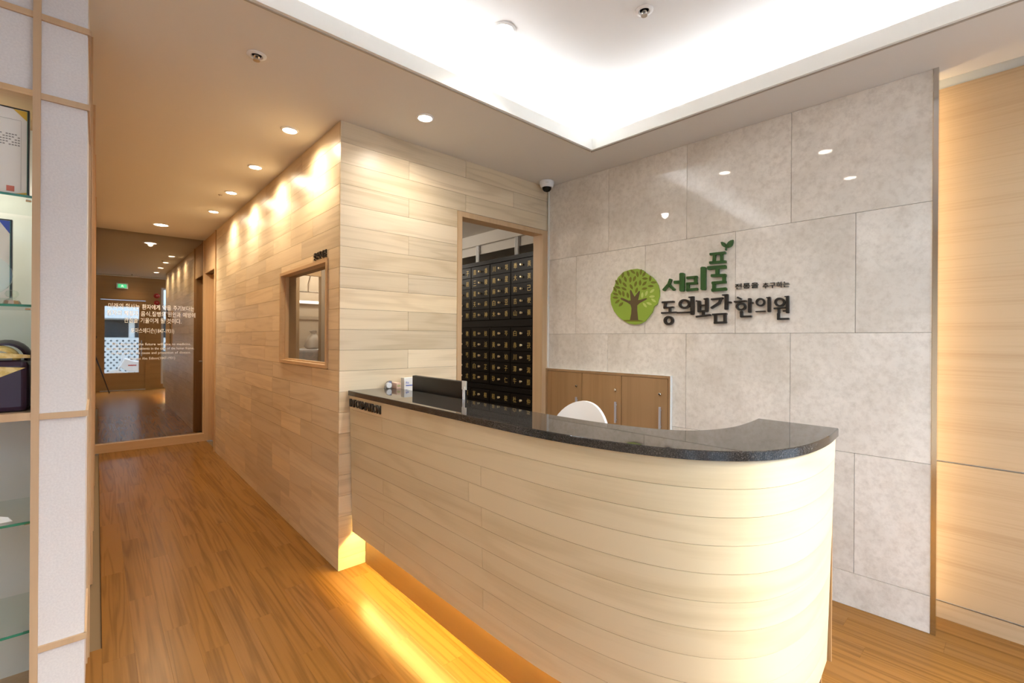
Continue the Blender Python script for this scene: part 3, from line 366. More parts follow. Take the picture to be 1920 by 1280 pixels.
c.prism([(2.425, 1.914), (2.441, 1.93), (2.528, -.78), (2.512, -.78)], HC - .004, HC + .072)
c.box(-.966, -.95, -.78, 1.93, HC - .004, HC + .072)
struct(c.build('trim_1', 'lip'), 'cream upstand around the ceiling recess')
c = MB(); c.box(-.96, 2.43, 1.930, 1.938, HC - .008, HC); c.prism([(2.442, 1.938), (2.450, 1.938), (2.537, -.78), (2.529, -.78)], HC - .008, HC)
struct(c.build('trim_2', 'taupe'), 'thin dark edge bead of the ceiling recess')
cs = thing('cove_light_strip', 'white light strip hidden behind the long edge of the ceiling recess', 'light strip', (.8, 1.99, HC + .03))
MB().box(-.9, 2.45, 1.985, 2.01, HC + .045, HC + .055).build('diffuser', 'led_white', cs); MB().box(-.9, 2.45, 1.98, 2.015, HC + .03, HC + .045).build('channel', 'alu', cs)
cs = thing('cove_light_strip', 'white light strip hidden behind the recess edge near the stone wall', 'light strip', (2.55, .6, HC + .03))
MB().prism([(2.505, 1.95), (2.53, 1.95), (2.612, -.74), (2.587, -.74)], HC + .045, HC + .055).build('diffuser', 'led_white', cs)
MB().prism([(2.50, 1.95), (2.535, 1.95), (2.617, -.74), (2.582, -.74)], HC + .03, HC + .045).build('channel', 'alu', cs)

# ---- timber-clad block: planks with half bond
ROW = .1205
def rows():
    z = HC; k = 0
    while z > .004:
        yield k, max(z - ROW, 0.0), z
        z -= ROW; k += 1
def cut(a0, a1, z0, z1, hole):
    """rectangle minus hole -> rectangles"""
    h0, h1, hz0, hz1 = hole
    if a1 <= h0 or a0 >= h1 or z1 <= hz0 or z0 >= hz1: return [(a0, a1, z0, z1)]
    out = []
    if a0 < h0: out.append((a0, h0, z0, z1))
    if a1 > h1: out.append((h1, a1, z0, z1))
    m0, m1 = max(a0, h0), min(a1, h1)
    if z1 > hz1: out.append((m0, m1, hz1, z1))
    if z0 < hz0: out.append((m0, m1, z0, hz0))
    return [r for r in out if r[1] - r[0] > .006 and r[3] - r[2] > .006]
wf = MB()
wf.box(BX + .0125, 1.887, BY + .0125, BY + .10, 0, HC).box(1.887, 2.715, BY + .0125, BY + .10, 2.21, HC).box(2.715, 2.90, BY + .0125, BY + .10, 0, HC)
wall_front = struct(wf.build('wall_front', 'seam'), 'pale oak plank wall beside the dispensary doorway')
for k, z0, z1 in rows():
    seams = [1.04, 1.93, 2.765] if k % 2 == 0 else [1.04, 1.482, 2.384, 2.765]
    for a0, a1 in zip(seams, seams[1:]):
        for r in cut(a0, a1, z0, z1, (1.86, 2.80, -1, 2.234)):
            board(wall_front, 'plank', r[1] - r[0], r[3] - r[2], .012, ((r[0] + r[1]) / 2, BY, (r[2] + r[3]) / 2), 0)
WIN = (2.815, 3.775, 1.158, 1.827)
wc = MB(); x0, x1 = BX + .0125, BX + .10
wc.box(x0, x1, BY + .10, WIN[0], 0, HC).box(x0, x1, WIN[1], 6.36, 0, HC).box(x0, x1, WIN[0], WIN[1], 0, WIN[2]).box(x0, x1, WIN[0], WIN[1], WIN[3], HC)
wc.box(x0, x1, 6.36, 7.15, 2.17, HC)
wall_corr = struct(wc.build('wall_corridor_right', 'seam'), 'oak plank wall along the corridor')
for k, z0, z1 in rows():
    y = BY + .012; u = [.44, .90][k % 2] if k % 5 else .66
    while y < 6.34:
        y1 = min(y + u, 6.34)
        if 6.34 - y1 < .1: y1 = 6.34
        for r in cut(y, y1, z0, z1, WIN):
            board(wall_corr, 'plank', r[1] - r[0], r[3] - r[2], .012, (BX, (r[0] + r[1]) / 2, (r[2] + r[3]) / 2), R(-90))
        y = y1; u = random.choice((.45, .9, .9, .45, .67))
MB().box(BX, BX + .012, 6.40, 7.12, 2.165, HC).build('header_panel', 'oak_y', wall_corr)
MB().box(BX - .012, BX + .02, 6.345, 6.395, 0, HC).build('edge_post', 'oak_z', wall_corr)
d2 = struct(MB().box(BX + .085, BX + .12, 6.36, 7.14, 0, 2.17).build('door_2', 'oak_z'), 'plain oak door set back at the corridor end')
MB().lathe([(.012, -.01), (.012, -.05)], 10, (BX + .086, 6.50, 1.0), 'x').build('door_knob', 'alu', d2)
MB().box(BX, BX + .085, 7.10, 7.14, 0, 2.165).build('jamb', 'oak_z', d2); MB().box(BX + .01, BX + .085, 6.396, 6.41, 0, 2.165).build('jamb', 'oak_z', d2)

# ---- doorway casing in the front wall
d1 = struct(MB().box(1.86, 1.897, BY - .008, BY + .012, 0, 2.198).box(1.86, 2.767, BY - .008, BY + .012, 2.198, 2.234).box(2.70, 2.767, BY - .008, BY + .012, 0, 2.198).build('door_1', 'oak_z'), 'open doorway with oak casing to the medicine cabinets')
MB().box(1.887, 1.897, BY + .012, BY + .10, 0, 2.198).build('lining', 'oak_z', d1)
MB().box(2.70, 2.712, BY + .012, BY + .10, 0, 2.198).build('lining', 'oak_z', d1)
MB().box(1.887, 2.712, BY + .012, BY + .10, 2.198, 2.209).build('lining', 'oak_x', d1)

# ---- window of the dispensary in the corridor wall
y0, y1, z0, z1 = WIN
w1 = struct(MB().box(BX - .012, BX + .10, y0, y0 + .022, z0, z1).box(BX - .012, BX + .10, y1 - .022, y1, z0, z1).box(BX - .012, BX + .10, y0 + .022, y1 - .022, z0, z0 + .022).box(BX - .012, BX + .10, y0 + .022, y1 - .022, z1 - .022, z1).build('window_1', 'oak_y'), 'oak framed interior window of the dispensary')
MB().box(BX + .045, BX + .051, y0 + .022, y1 - .022, z0 + .022, z1 - .022).build('pane', 'glass_t', w1)
MB().box(BX + .02, BX + .045, y1 - .034, y1 - .022, z0 + .022, z1 - .022).build('bead', 'oak_z', w1)
MB().box(BX + .02, BX + .045, y0 + .034, y1 - .034, z0 + .022, z0 + .032).build('bead', 'oak_y', w1)

# ---- stone wall: 0.594 x 0.607 tiles, half bond
struct(MB(TM).box(-.02, 2.355, .021, .055, 0, HC).build('wall_stone', 'grout'), 'polished beige grey stone wall behind the counter')
wall_stone = bpy.data.objects['wall_stone']
zr = [2.6, 1.993, 1.387, .779, .173, 0.0]
for k in range(5):
    ss = [0.0, .594, 1.187, 1.78, 2.357] if k % 2 == 0 else [0.0, .297, .894, 1.489, 2.070, 2.357]
    for a0, a1 in zip(ss, ss[1:]):
        g = .0009
        MB(TM).box(a0 + g, a1 - g, 0, .02, zr[k + 1] + g, zr[k] - g).build('tile', 'marble', wall_stone, bevel=.0006)
MB(TM).box(2.358, 2.376, -.003, .062, 0, HC).build('end_profile', 'chrome', wall_stone)
struct(MB().box(2.757, 2.7675, 2.618, 2.631, 1.115, 2.595).build('trim_3', 'lip'), 'cream corner strip between oak wall and stone wall')

# ---- right wall of wide oak panels, lit from behind the stone slab
wall_right = struct(MB().box(3.078, 3.16, -.78, .62, 0, HC + .08).build('wall_right', 'lip'), 'warm lit wall of wide oak panels')
MB().box(3.06, 3.077, -.75, .60, .767, 2.577).build('panel', 'panel', wall_right)
MB().box(3.06, 3.077, -.75, .60, .088, .759).build('panel', 'panel', wall_right)
MB().box(3.064, 3.077, -.75, .60, 0, .078).build('panel', 'panel', wall_right)
MB().box(2.93, 3.077, .60, .62, 0, HC).build('niche_back', 'lip', wall_right)
MB().box(2.98, 3.16, -.83, .62, HC + .08, HC + .10).box(2.98, 3.0, -.83, .62, HC + .03, HC + .08).box(3.0, 3.16, .58, .62, HC + .0301, HC + .08).build('slot_cover', 'lip', wall_right)
ls = thing('niche_light_strip', 'warm vertical light strip hidden behind the stone wall end', 'light strip', (2.93, .36, .05))
MB().box(2.932, 2.942, .33, .35, .06, 2.58).build('diffuser', 'led_warm', ls); MB().box(2.922, 2.932, .325, .355, .05, 2.585).build('channel', 'alu', ls)

# ---- corridor left wall with trims
wl = struct(box('wall_corridor_left', 'oak_z', -.16, -.045, 2.62, 7.2, 0, HC), 'oak faced left wall of the corridor')
for ya, yb, xo in ((2.62, 2.70, -.016), (3.38, 3.44, -.010), (4.30, 4.36, -.008), (5.6, 5.66, -.006)):
    MB().box(-.05, xo, ya, yb, 0, HC).build('post', 'oak_z', wl)
struct(box('wall_left', 'paint', -1.15, -1.1, -.78, 2.7, 0, HC + .03), 'plain lobby wall at far left')
struct(box('wall_back_left', 'paint', -1.1, -.16, 2.62, 2.7, 0, HC), 'plain wall behind the display shelf')

# ---- dispensary room
struct(box('wall_dispensary_back', 'paint', 1.14, 3.45, 6.20, 6.28, 0, HC), 'plain back wall of the dispensary')
struct(box('wall_dispensary_right', 'paint', 3.41, 3.49, .62, 7.1, 0, HC), 'plain side wall of the dispensary')
struct(box('ceiling_dispensary', 'ceil', 1.142, 3.41, 2.745, 6.2, 2.46, 2.49), 'lower ceiling of the dispensary')
cm = MB(); cm.box(3.06, 3.41, 2.745, 6.2, 2.25, 2.459); cm.box(3.02, 3.06, 2.745, 6.2, 2.34, 2.459)
struct(cm.build('trim_4', 'ceil'), 'stepped ceiling moulding above the medicine cabinet')

# ---- entrance wall with door and shop windows
we = MB(); ya, yb = YE - .08, YE
for a, b, z0, z1 in ((-1.1, -.95, 0, HR), (-.95, -.2, 0, .12), (-.95, -.2, 2.5, HR), (-.2, .06, 0, HR), (.06, .94, 2.26, HR), (.94, 1.25, 0, HR), (1.25, 2.95, 0, .12), (1.25, 2.95, 2.62, HR), (2.95, 3.16, 0, HR)):
    we.box(a, b, ya, yb, z0, z1)
wall_e = struct(we.build('wall_entrance', 'entry'), 'brown timber wall around the street entrance')
MB().box(-.02, .07, YE, YE + .02, 0, 2.42).box(.07, .93, YE, YE + .02, 2.27, 2.42).box(.93, 1.02, YE, YE + .02, 0, 2.42).build('door_surround', 'entry', wall_e)
d3 = struct(MB().box(.065, .145, YE - .05, YE - .01, .01, 2.25).box(.80, .935, YE - .05, YE - .01, .01, 2.25).box(.145, .80, YE - .05, YE - .01, .01, .44).box(.145, .80, YE - .05, YE - .01, 2.09, 2.25).build('door_3', 'entry'), 'brown street door with a tall glass pane')
MB().box(.145, .80, YE - .034, YE - .028, .44, 2.09).build('pane', 'glass', d3)
MB().tube([(.85, YE + .05, .85), (.85, YE + .05, 1.25)], .012).tube([(.85, YE - .01, .9), (.85, YE + .05, .9)], .008).tube([(.85, YE - .01, 1.2), (.85, YE + .05, 1.2)], .008).build('pull_handle', 'alu', d3)
MB().box(.065, .935, YE - .012, YE + .03, 0, .012).build('threshold', 'alu', d3)
for n, (a, b, zt) in enumerate(((-.95, -.2, 2.5), (1.25, 2.95, 2.62))):
    f = MB(); z0 = .12
    for x in ([a, b - .05] if n == 0 else [a, (a + b) / 2 - .025, b - .05]): f.box(x, x + .05, YE - .06, YE - .02, z0, zt)
    for z in (z0, 2.0, zt - .05): f.box(a + .05, b - .05, YE - .058, YE - .022, z, z + .05)
    wo = struct(f.build('window_%d' % (n + 2), 'alu'), ('narrow shop window left of the street door', 'wide shop window right of the street door')[n])
    MB().box(a + .02, b - .02, YE - .044, YE - .038, z0 + .02, zt - .02).build('pane', 'glass', wo)
# ============================================================ RECEPTION COUNTER
def catmull(P, n=10):
    out = []; P = [Vector((p[0], p[1])) for p in P]; Q = [P[0] * 2 - P[1]] + P + [P[-1] * 2 - P[-2]]
    for i in range(1, len(Q) - 2):
        for k in range(n):
            t = k / n; a, b, c_, d_ = Q[i - 1], Q[i], Q[i + 1], Q[i + 2]
            out.append(.5 * ((2 * b) + (c_ - a) * t + (2 * a - 5 * b + 4 * c_ - d_) * t * t + (3 * b - a - 3 * c_ + d_) * t ** 3))
    return out + [P[-1]]
OUT = [(1.088, 2.628), (1.092, 2.1), (1.095, 1.6), (1.102, 1.18), (1.125, .95), (1.170, .755), (1.235, .615), (1.320, .520), (1.42, .460), (1.56, .425), (1.74, .418), (1.932, .434)]
INN = [(1.375, 2.628), (1.375, 2.1), (1.372, 1.6), (1.370, 1.28), (1.385, 1.03), (1.443, .825), (1.525, .735), (1.66, .69), (1.80, .687), (1.929, .697)]
PO, PI_ = catmull(OUT), catmull(INN)
def offset(P, o):
    """shift a path to its left side (towards the staff side) by o"""
    r = []
    for i, p in enumerate(P):
        t = (P[min(i + 1, len(P) - 1)] - P[max(i - 1, 0)]).normalized(); r.append(p + Vector((-t.y, t.x)) * o)
    return r
ARC = [0.0]
for p, q in zip(PO, PO[1:]): ARC.append(ARC[-1] + (q - p).length)
TOT = ARC[-1]
def at(s):
    s = max(0, min(TOT, s))
    for i in range(len(ARC) - 1):
        if s <= ARC[i + 1]:
            t = (s - ARC[i]) / (ARC[i + 1] - ARC[i]); p = PO[i].lerp(PO[i + 1], t); d_ = (PO[i + 1] - PO[i]).normalized()
            a = PO[max(i - 1, 0)]; b = PO[min(i + 2, len(PO) - 1)]; d_ = (b - a).normalized()
            return p, Vector((-d_.y, d_.x))
    return PO[-1], Vector((0, 1))
ctr = thing('reception_counter', 'curved reception counter clad in pale birch boards', 'counter', (1.4, 1.3, 0))
ZT, ZB, NR = 1.012, .212, 10
RH = (ZT - ZB) / NR
def inset(z): return .008 + .022 * (ZT - z) / (ZT - ZB)
for r in range(NR):
    zt, zb = ZT - r * RH, ZT - (r + 1) * RH
    seams = [0, 1.22, TOT] if r % 2 == 0 else [0, .40, TOT]
    if r == 0: seams = [0, TOT]
    if r == 3: seams = [0, 1.14, TOT]
    for s0, s1 in zip(seams, seams[1:]):
        n = max(2, int((s1 - s0) / .04)); g = .0006; vs = []; uvs = []
        for i in range(n + 1):
            s = s0 + g + (s1 - s0 - 2 * g) * i / n; p, nn = at(s)
            for z, dd in ((zt - g, 0), (zb + g, 0), (zb + g, .012), (zt - g, .012)):
                q = p + nn * (inset(z) + dd); vs.append((q.x, q.y, z)); uvs.append((s, z))
        fs = []
        for i in range(n):
            for k in range(4): fs.append((i * 4 + k, i * 4 + (k + 1) % 4, i * 4 + 4 + (k + 1) % 4, i * 4 + 4 + k))
        fs += [(3, 2, 1, 0), tuple(n * 4 + k for k in range(4))]
        me = bpy.data.meshes.new('board'); me.from_pydata(vs, [], fs)
        bm = bmesh.new(); bm.from_mesh(me); bmesh.ops.recalc_face_normals(bm, faces=bm.faces); bm.to_mesh(me); bm.free()
        ul = me.uv_layers.new()
        for lo in me.loops: ul.data[lo.index].uv = uvs[lo.vertex_index]
        for p in me.polygons: p.use_smooth = True
        try: me.set_sharp_from_angle(angle=R(35))
        except Exception: pass
        me.materials.append(M['birch']); link('board', me, ctr)
def wallstrip(mb, P, Q, z0, z1):
    n = len(P); vs = [(p.x, p.y, z) for z in (z0, z1) for p in P] + [(q.x, q.y, z) for z in (z0, z1) for q in Q]
    def ix(side, top, i): return side * 2 * n + top * n + i
    fs = []
    for i in range(n - 1):
        fs += [(ix(0, 0, i), ix(0, 0, i + 1), ix(0, 1, i + 1), ix(0, 1, i)), (ix(1, 0, i), ix(1, 1, i), ix(1, 1, i + 1), ix(1, 0, i + 1)),
               (ix(0, 1, i), ix(0, 1, i + 1), ix(1, 1, i + 1), ix(1, 1, i)), (ix(0, 0, i), ix(1, 0, i), ix(1, 0, i + 1), ix(0, 0, i + 1))]
    fs += [(ix(0, 0, 0), ix(0, 1, 0), ix(1, 1, 0), ix(1, 0, 0)), (ix(0, 0, n - 1), ix(1, 0, n - 1), ix(1, 1, n - 1), ix(0, 1, n - 1))]
    return mb.add(vs, fs)
wallstrip(MB(), offset(PO, .045), offset(PO, .0555), .225, ZT).build('core_panel', 'kick', ctr)
wallstrip(MB(), offset(PO, .045), offset(PO, .21), .300, .318).build('recess_soffit', 'kick', ctr)
wallstrip(MB(), offset(PO, .115), offset(PO, .135), 0, .30).build('kick_plate', 'kick', ctr)
e0, en = at(TOT); e1 = PI_[-1]
dx = .006
MB().box(1.918, 1.926, .478, .690, .02, ZT).build('end_panel', 'cab', ctr)
MB().prism([(1.933, .452), (1.941, .452), (1.941, .700), (1.933, .700)], .212, ZT).build('end_panel', 'cab', ctr)
MB().box(1.345, 1.362, 1.30, 2.62, 0.0, ZT).build('inner_panel', 'oak_z', ctr)
dk = thing('staff_desk', 'lower oak desk on the staff side of the counter', 'desk', (1.55, 2.0, 0))
MB().box(1.366, 1.56, 1.42, 2.62, .715, .74).build('desk_top', 'oak_y', dk)
for y_ in (1.43, 2.59): MB().box(1.37, 1.55, y_, y_ + .02, 0, .715).build('desk_leg', 'oak_z', dk)
# granite worktop: one slab between the outer and inner edge
def resample(P, n):
    a = [0.0]
    for p, q in zip(P, P[1:]): a.append(a[-1] + (q - p).length)
    out = []; j = 0
    for i in range(n + 1):
        s = a[-1] * i / n
        while j < len(a) - 2 and s > a[j + 1]: j += 1
        out.append(P[j].lerp(P[j + 1], (s - a[j]) / max(1e-9, a[j + 1] - a[j])))
    return out
PO2, PI2 = resample(PO, 90), resample(PI_, 90)
wt = thing('granite_worktop', 'polished black granite worktop following the curved counter', 'worktop', (1.3, 1.6, 1.012))
g = MB(); n = 91
o_ = offset(PO2, 0); i_ = PI2
z0, z1, ch = 1.0125, 1.040, .0025
rings = [(offset(PO2, 0), z0), (offset(PO2, 0), z1 - ch), (offset(PO2, ch), z1), (offset(PI2, -ch), z1), (PI2, z1 - ch), (PI2, z0)]
vs = [(p.x, p.y, z) for P, z in rings for p in P]; fs = []
for a in range(6):
    b = (a + 1) % 6
    for i in range(n - 1): fs.append((a * n + i, a * n + i + 1, b * n + i + 1, b * n + i))
fs += [tuple(a * n for a in range(6)), tuple(a * n + n - 1 for a in range(6))[::-1]]
g.add(vs, fs); slab = g.build('slab', 'granite', wt)
for p in slab.data.polygons: p.use_smooth = True
slab.data.set_sharp_from_angle(angle=R(20))
slab.data.materials.append(M['granite_edge'])
for p in slab.data.polygons: p.material_index = 1 if abs(p.normal.z) < .3 else 0
ul = thing('counter_light_strip', 'amber light strip recessed under the counter front', 'light strip', (1.2, 1.9, .28))
m_ = MB(); Pq = [p for p in PO if p.y > .55]
wallstrip(m_, offset(Pq, .095), offset(Pq, .110), .268, .272).build('diffuser', 'led_amber', ul)
wallstrip(MB(), offset(Pq, .093), offset(Pq, .112), .272, .2995).build('channel', 'alu', ul)
# INFORMATION lettering, one mesh per letter
lt = thing('counter_lettering', 'raised black capital lettering INFORMATION on the counter front', 'lettering', (1.09, 2.4, .97))
spans = [('I', 0, .014), ('N', .020, .058), ('F', .064, .088), ('O', .094, .140), ('R', .147, .178), ('M', .184, .232), ('A', .236, .278), ('T', .278, .312), ('I', .318, .331), ('O', .337, .383), ('N', .390, .428)]
for ch_, a, b in spans:
    me = text_mesh(ch_, 'letter', b - a, .044, .008, bold=.004)
    yc = 2.612 - (a + b) / 2 * .88; p, nn = at(2.628 - yc)
    link('letter', me, lt, (p.x + inset(.972) - .0005, yc, .972), R(-90))

# ============================================================ THINGS ON AND BEHIND THE COUNTER
mo = thing('computer_monitor', 'black computer monitor seen from behind above the counter', 'monitor', (1.44, 2.21, .74))
MB().box(1.415, 1.432, 1.945, 2.468, .80, 1.122).build('back_cover', 'black', mo, bevel=.004)
MB().box(1.432, 1.440, 1.945, 2.468, .80, 1.122).build('screen', 'lacquer', mo)
MB().box(1.410, 1.4145, 1.944, 1.949, .80, 1.121).build('edge_strip', 'alu', mo)
MB().box(1.42, 1.44, 2.17, 2.25, .75, .82).build('stand_neck', 'black', mo)
MB().box(1.38, 1.52, 2.09, 2.33, .7403, .752).build('stand_base', 'black', mo, bevel=.003)
o = thing('paper_note', 'small white paper note standing right of the monitor', 'note', (1.41, 1.92, 1.04))
MB().box(1.395, 1.397, 1.893, 1.932, 1.085, 1.130).build('sheet', 'paper', o); MB().box(1.392, 1.395, 1.905, 1.912, .74, 1.10).build('clip_stick', 'white', o)
o = thing('sample_carton', 'white medicine carton with blue print beside the monitor', 'carton', (1.44, 2.57, 1.04))
ct = MB().box(1.412, 1.50, 2.56, 2.60, .74, 1.100).build('box', 'paper', o, bevel=.001)
link('print', text_mesh('fit', 'blue', .022, .014, .0006), o, (1.435, 2.5598, 1.07))
MB().box(1.424, 1.47, 2.5592, 2.5598, 1.050, 1.056).build('print', 'blue', o)
o = thing('peach_carton', 'low peach carton with green print on the counter end', 'carton', (1.36, 2.58, 1.04))
MB().box(1.345, 1.374, 2.53, 2.60, 1.0403, 1.075).build('box', 'pink', o, bevel=.001)
link('print', text_mesh('SEN', 'green', .020, .013, .0006), o, (1.359, 2.5298, 1.058))
o = thing('tape_dispenser', 'grey and white tape dispenser on the granite by the oak wall', 'dispenser', (1.32, 2.60, 1.04))
MB().prism([(1.305, 1.0403), (1.342, 1.0403), (1.342, 1.085), (1.325, 1.082), (1.312, 1.066)], 2.585, 2.615, 'xz').build('body', 'greyplastic', o)
MB().lathe([(.006, -.008), (.017, -.008), (.017, .008), (.006, .008)], 16, (1.318, 2.578, 1.060), 'y').build('tape_roll', 'white', o)
link('print', text_mesh('fit', 'blue', .018, .010, .0006), o, (1.331, 2.5848, 1.077))

# white shell chair
CX_, CY_ = 1.98, 1.62
chr_ = thing('office_chair', 'white chair with a rounded back behind the counter', 'chair', (CX_, CY_, 0))
b = MB(); n = 48; rr, hh = .205, .22; prof = []
vs = []; fs = []
for side, xo in ((0, 0.0), (1, .018)):
    for j in range(6):
        for i in range(n):
            a = 2 * math.pi * i / n; k = j / 5; yy = math.cos(a) * rr * k; zz = math.sin(a) * hh * k
            vs.append((CX_ + .02 - xo - .9 * yy * yy + .10 * (zz / hh) ** 2 * (1 if zz < 0 else .2), CY_ + yy, .785 + zz))
for side in (0, 1):
    o0 = side * 6 * n
    for j in range(5):
        for i in range(n):
            q = (i + 1) % n; f = (o0 + j * n + i, o0 + j * n + q, o0 + (j + 1) * n + q, o0 + (j + 1) * n + i); fs.append(f if side else f[::-1])
for i in range(n): q = (i + 1) % n; fs.append((5 * n + i, 5 * n + q, 11 * n + q, 11 * n + i))
b.add(vs, fs); b.build('backrest', 'white', chr_, smooth=True)
MB().lathe([(.02, .44), (.19, .445), (.21, .465), (.205, .485), (.15, .478), (.02, .47)], 24, (CX_ - .20, CY_, 0)).build('seat', 'white', chr_, smooth=True)
MB().tube([(CX_ - .12, CY_, .46), (CX_ + .03, CY_, .50), (CX_ + .05, CY_, .70)], .016).build('back_support', 'chrome', chr_)
MB().lathe([(.025, .10), (.025, .44)], 12, (CX_ - .20, CY_, 0)).build('gas_column', 'chrome', chr_)
for k in range(5):
    a = 2 * math.pi * k / 5 + .3; ex, ey = CX_ - .20 + .24 * math.cos(a), CY_ + .24 * math.sin(a)
    lg = MB().tube([(CX_ - .20, CY_, .10), (ex, ey, .065)], [.02, .012]).build('leg', 'chrome', chr_)
    MB().lathe([(.026, -.01), (.026, .01)], 12, (ex, ey, .0262), 'y').build('caster', 'rubber', lg)

# low storage cabinet on the stone wall
cb = thing('storage_cabinet', 'low oak storage cabinet with three doors along the stone wall', 'cabinet', tuple(TM @ Vector((.55, -.02, 0))), rz=MRZ)
MB(TM).box(.004, .019, -.024, -.001, 0, 1.108).box(1.078, 1.092, -.022, -.001, 0, 1.108).box(.019, 1.078, -.022, -.001, 1.09, 1.108).build('carcass', 'cab', cb)
MB(TM).box(.019, 1.078, -.006, -.001, 0, 1.09).build('inner_back', 'seam', cb)
MB(TM).box(.004, 1.092, -.023, -.001, 1.108, 1.1105).box(1.092, 1.0965, -.023, -.001, 0, 1.1105).build('edge_strip', 'lip', cb)
for a0, a1, sl in ((.0225, .372, .323), (.3765, .721, .675), (.7255, 1.0745, 1.019)):
    dr = MB(TM).box(a0, a1, -.020, -.007, .06, 1.0875).build('door', 'cab', cb)
    MB(TM).box(sl - .005 + .006, sl + .006 + .006, -.040, -.028, .748, .900).box(sl + .002, sl + .010, -.030, -.020, .765, .775).box(sl + .002, sl + .010, -.030, -.020, .873, .883).build('handle', 'alu', dr)
    MB(TM).lathe([(.0095, -.020), (.0095, -.027), (.006, -.029)], 14, (sl, 0, .984), 'y').build('lock', 'chrome', dr)

# ============================================================ SIGN ON THE STONE WALL
def flat(parent, name, polys, m, a, b):
    mb = MB(TM)
    for P in polys:
        if P[0] == 'ring': mb.ringprism(P[1], P[2], a, b)
        else: mb.prism(P, a, b, 'xz')
    return mb.build(name, m, parent)
pos = lambda s, z: tuple(TM @ Vector((s, -.001, z)))
em = thing('tree_emblem', 'round green emblem with a brown tree left of the sign lettering', 'emblem', pos(.82, 1.45), rz=MRZ)
flat(em, 'disc', [SIGN['disc']], 'green', -.0005, -.014)
flat(em, 'trunk', [SIGN['trunk']], 'trunk', -.014, -.0155); flat(em, 'ground', [SIGN['ground']], 'olive', -.014, -.0150)
for P in SIGN['dark_leaf']: flat(em, 'leaf', [P], 'olive', -.014, -.0152)
for P in SIGN['light_leaf']: flat(em, 'leaf', [P], 'lime', -.014, -.0152)
sg = thing('green_sign_word', 'dark green raised Korean word with a sprout above the black lettering', 'sign', pos(1.24, 1.62), rz=MRZ)
for k in SIGN['green']: flat(sg, 'syllable', SIGN['green'][k], 'dgreen', -.0005, -.018)
flat(sg, 'sprout', SIGN['sprout'], 'dgreen', -.0005, -.018)
sb = thing('black_sign_word', 'large black raised Korean lettering under the green word', 'sign', pos(1.4, 1.45), rz=MRZ)
for k in SIGN['black']: flat(sb, 'syllable', SIGN['black'][k], 'letter', -.0005, -.018)
ss = thing('small_sign_line', 'small thin black Korean line right of the green word', 'sign', pos(1.63, 1.63), rz=MRZ)
for word, a, b, z in (('전통을', 1.489, 1.618, 1.664), ('추구하는', 1.640, 1.776, 1.657)):
    link('word', text_mesh(word, 'letter', b - a, .033, .008), ss, tuple(TM @ Vector(((a + b) / 2, -.0005, z))), MRZ)

# ============================================================ MEDICINE CABINET
XC = 2.95
mc = thing('medicine_cabinet', 'tall black lacquer medicine cabinet of small lettered drawers', 'cabinet', (XC + .2, 3.9, 0))
MB().box(XC + .004, XC + .42, 2.80, 4.90, 0, 2.10).box(XC - .012, XC + .43, 2.79, 4.91, 2.10, 2.14).build('carcass', 'lacquer', mc)
zs = [2.038, 1.924, 1.814, 1.702, 1.590, 1.399, 1.287, 1.173, 1.061, .949, .772, .660, .548]
MB().box(XC - .006, XC + .004, 2.80, 4.90, 1.465, 1.505).box(XC - .006, XC + .004, 2.80, 4.90, .838, .878).build('rail', 'lacquer', mc)
NAMES = [['山子', '茴香', '川芎', '牽黃'], ['連翹', '三稜', '南星', '大黃'], ['肉桂', '蓬朮', '麻黃', '防己'], ['官桂', '天麻', '白豆', '吉梗'], ['香附', '茯神', '木香', '山藥'],
         ['山楂', '桂枝', '黃芩', '白茯'], ['白芍', '羌活', '黃連', '赤茯'], ['赤芍', '獨活', '黃柏', '川芎'], ['白朮', '白芷', '梔子', '澤瀉'], ['蒼朮', '當歸', '砂仁', '牛膝'],
         ['大棗', '茅根', '桔梗', '杜仲'], ['甘草', '陳皮', '半夏', '生薑'], ['厚朴', '枳實', '柴胡', '人蔘']]
PIT = .3150
dm = MB().box(-.154, .154, 0, .012, -.0535, .0535).box(-.150, .150, -.002, 0, -.0495, .0495).mesh('drawer', 'lacquer')
km = MB().lathe([(.009, 0), (.010, -.004), (.006, -.009), (.011, -.015), (.012, -.020), (.007, -.025)], 12, (0, 0, 0), 'y').mesh('knob', 'brass', True)
_gl = {}
for r_, z in enumerate(zs):
    for cidx in range(-1, 4):
        yc = 2.974 + PIT / 2 + PIT * (3 - cidx)
        if cidx == -1 and r_ > 10: continue
        dw = link('drawer', dm, mc, (XC - .006, yc, z), R(-90))
        link('knob', km, dw, (XC - .008, yc, z), R(-90))
        word = NAMES[r_][max(cidx, 0)] if cidx >= 0 else NAMES[(r_ + 3) % 13][0]
        for ch_, oy in ((word[0], .093), (word[1], -.095)):
            if ch_ not in _gl: _gl[ch_] = text_mesh(ch_, 'gold', .046, .054, .0012)
            if _gl[ch_]: link('character', _gl[ch_], dw, (XC - .0085, yc + oy, z), R(-90))
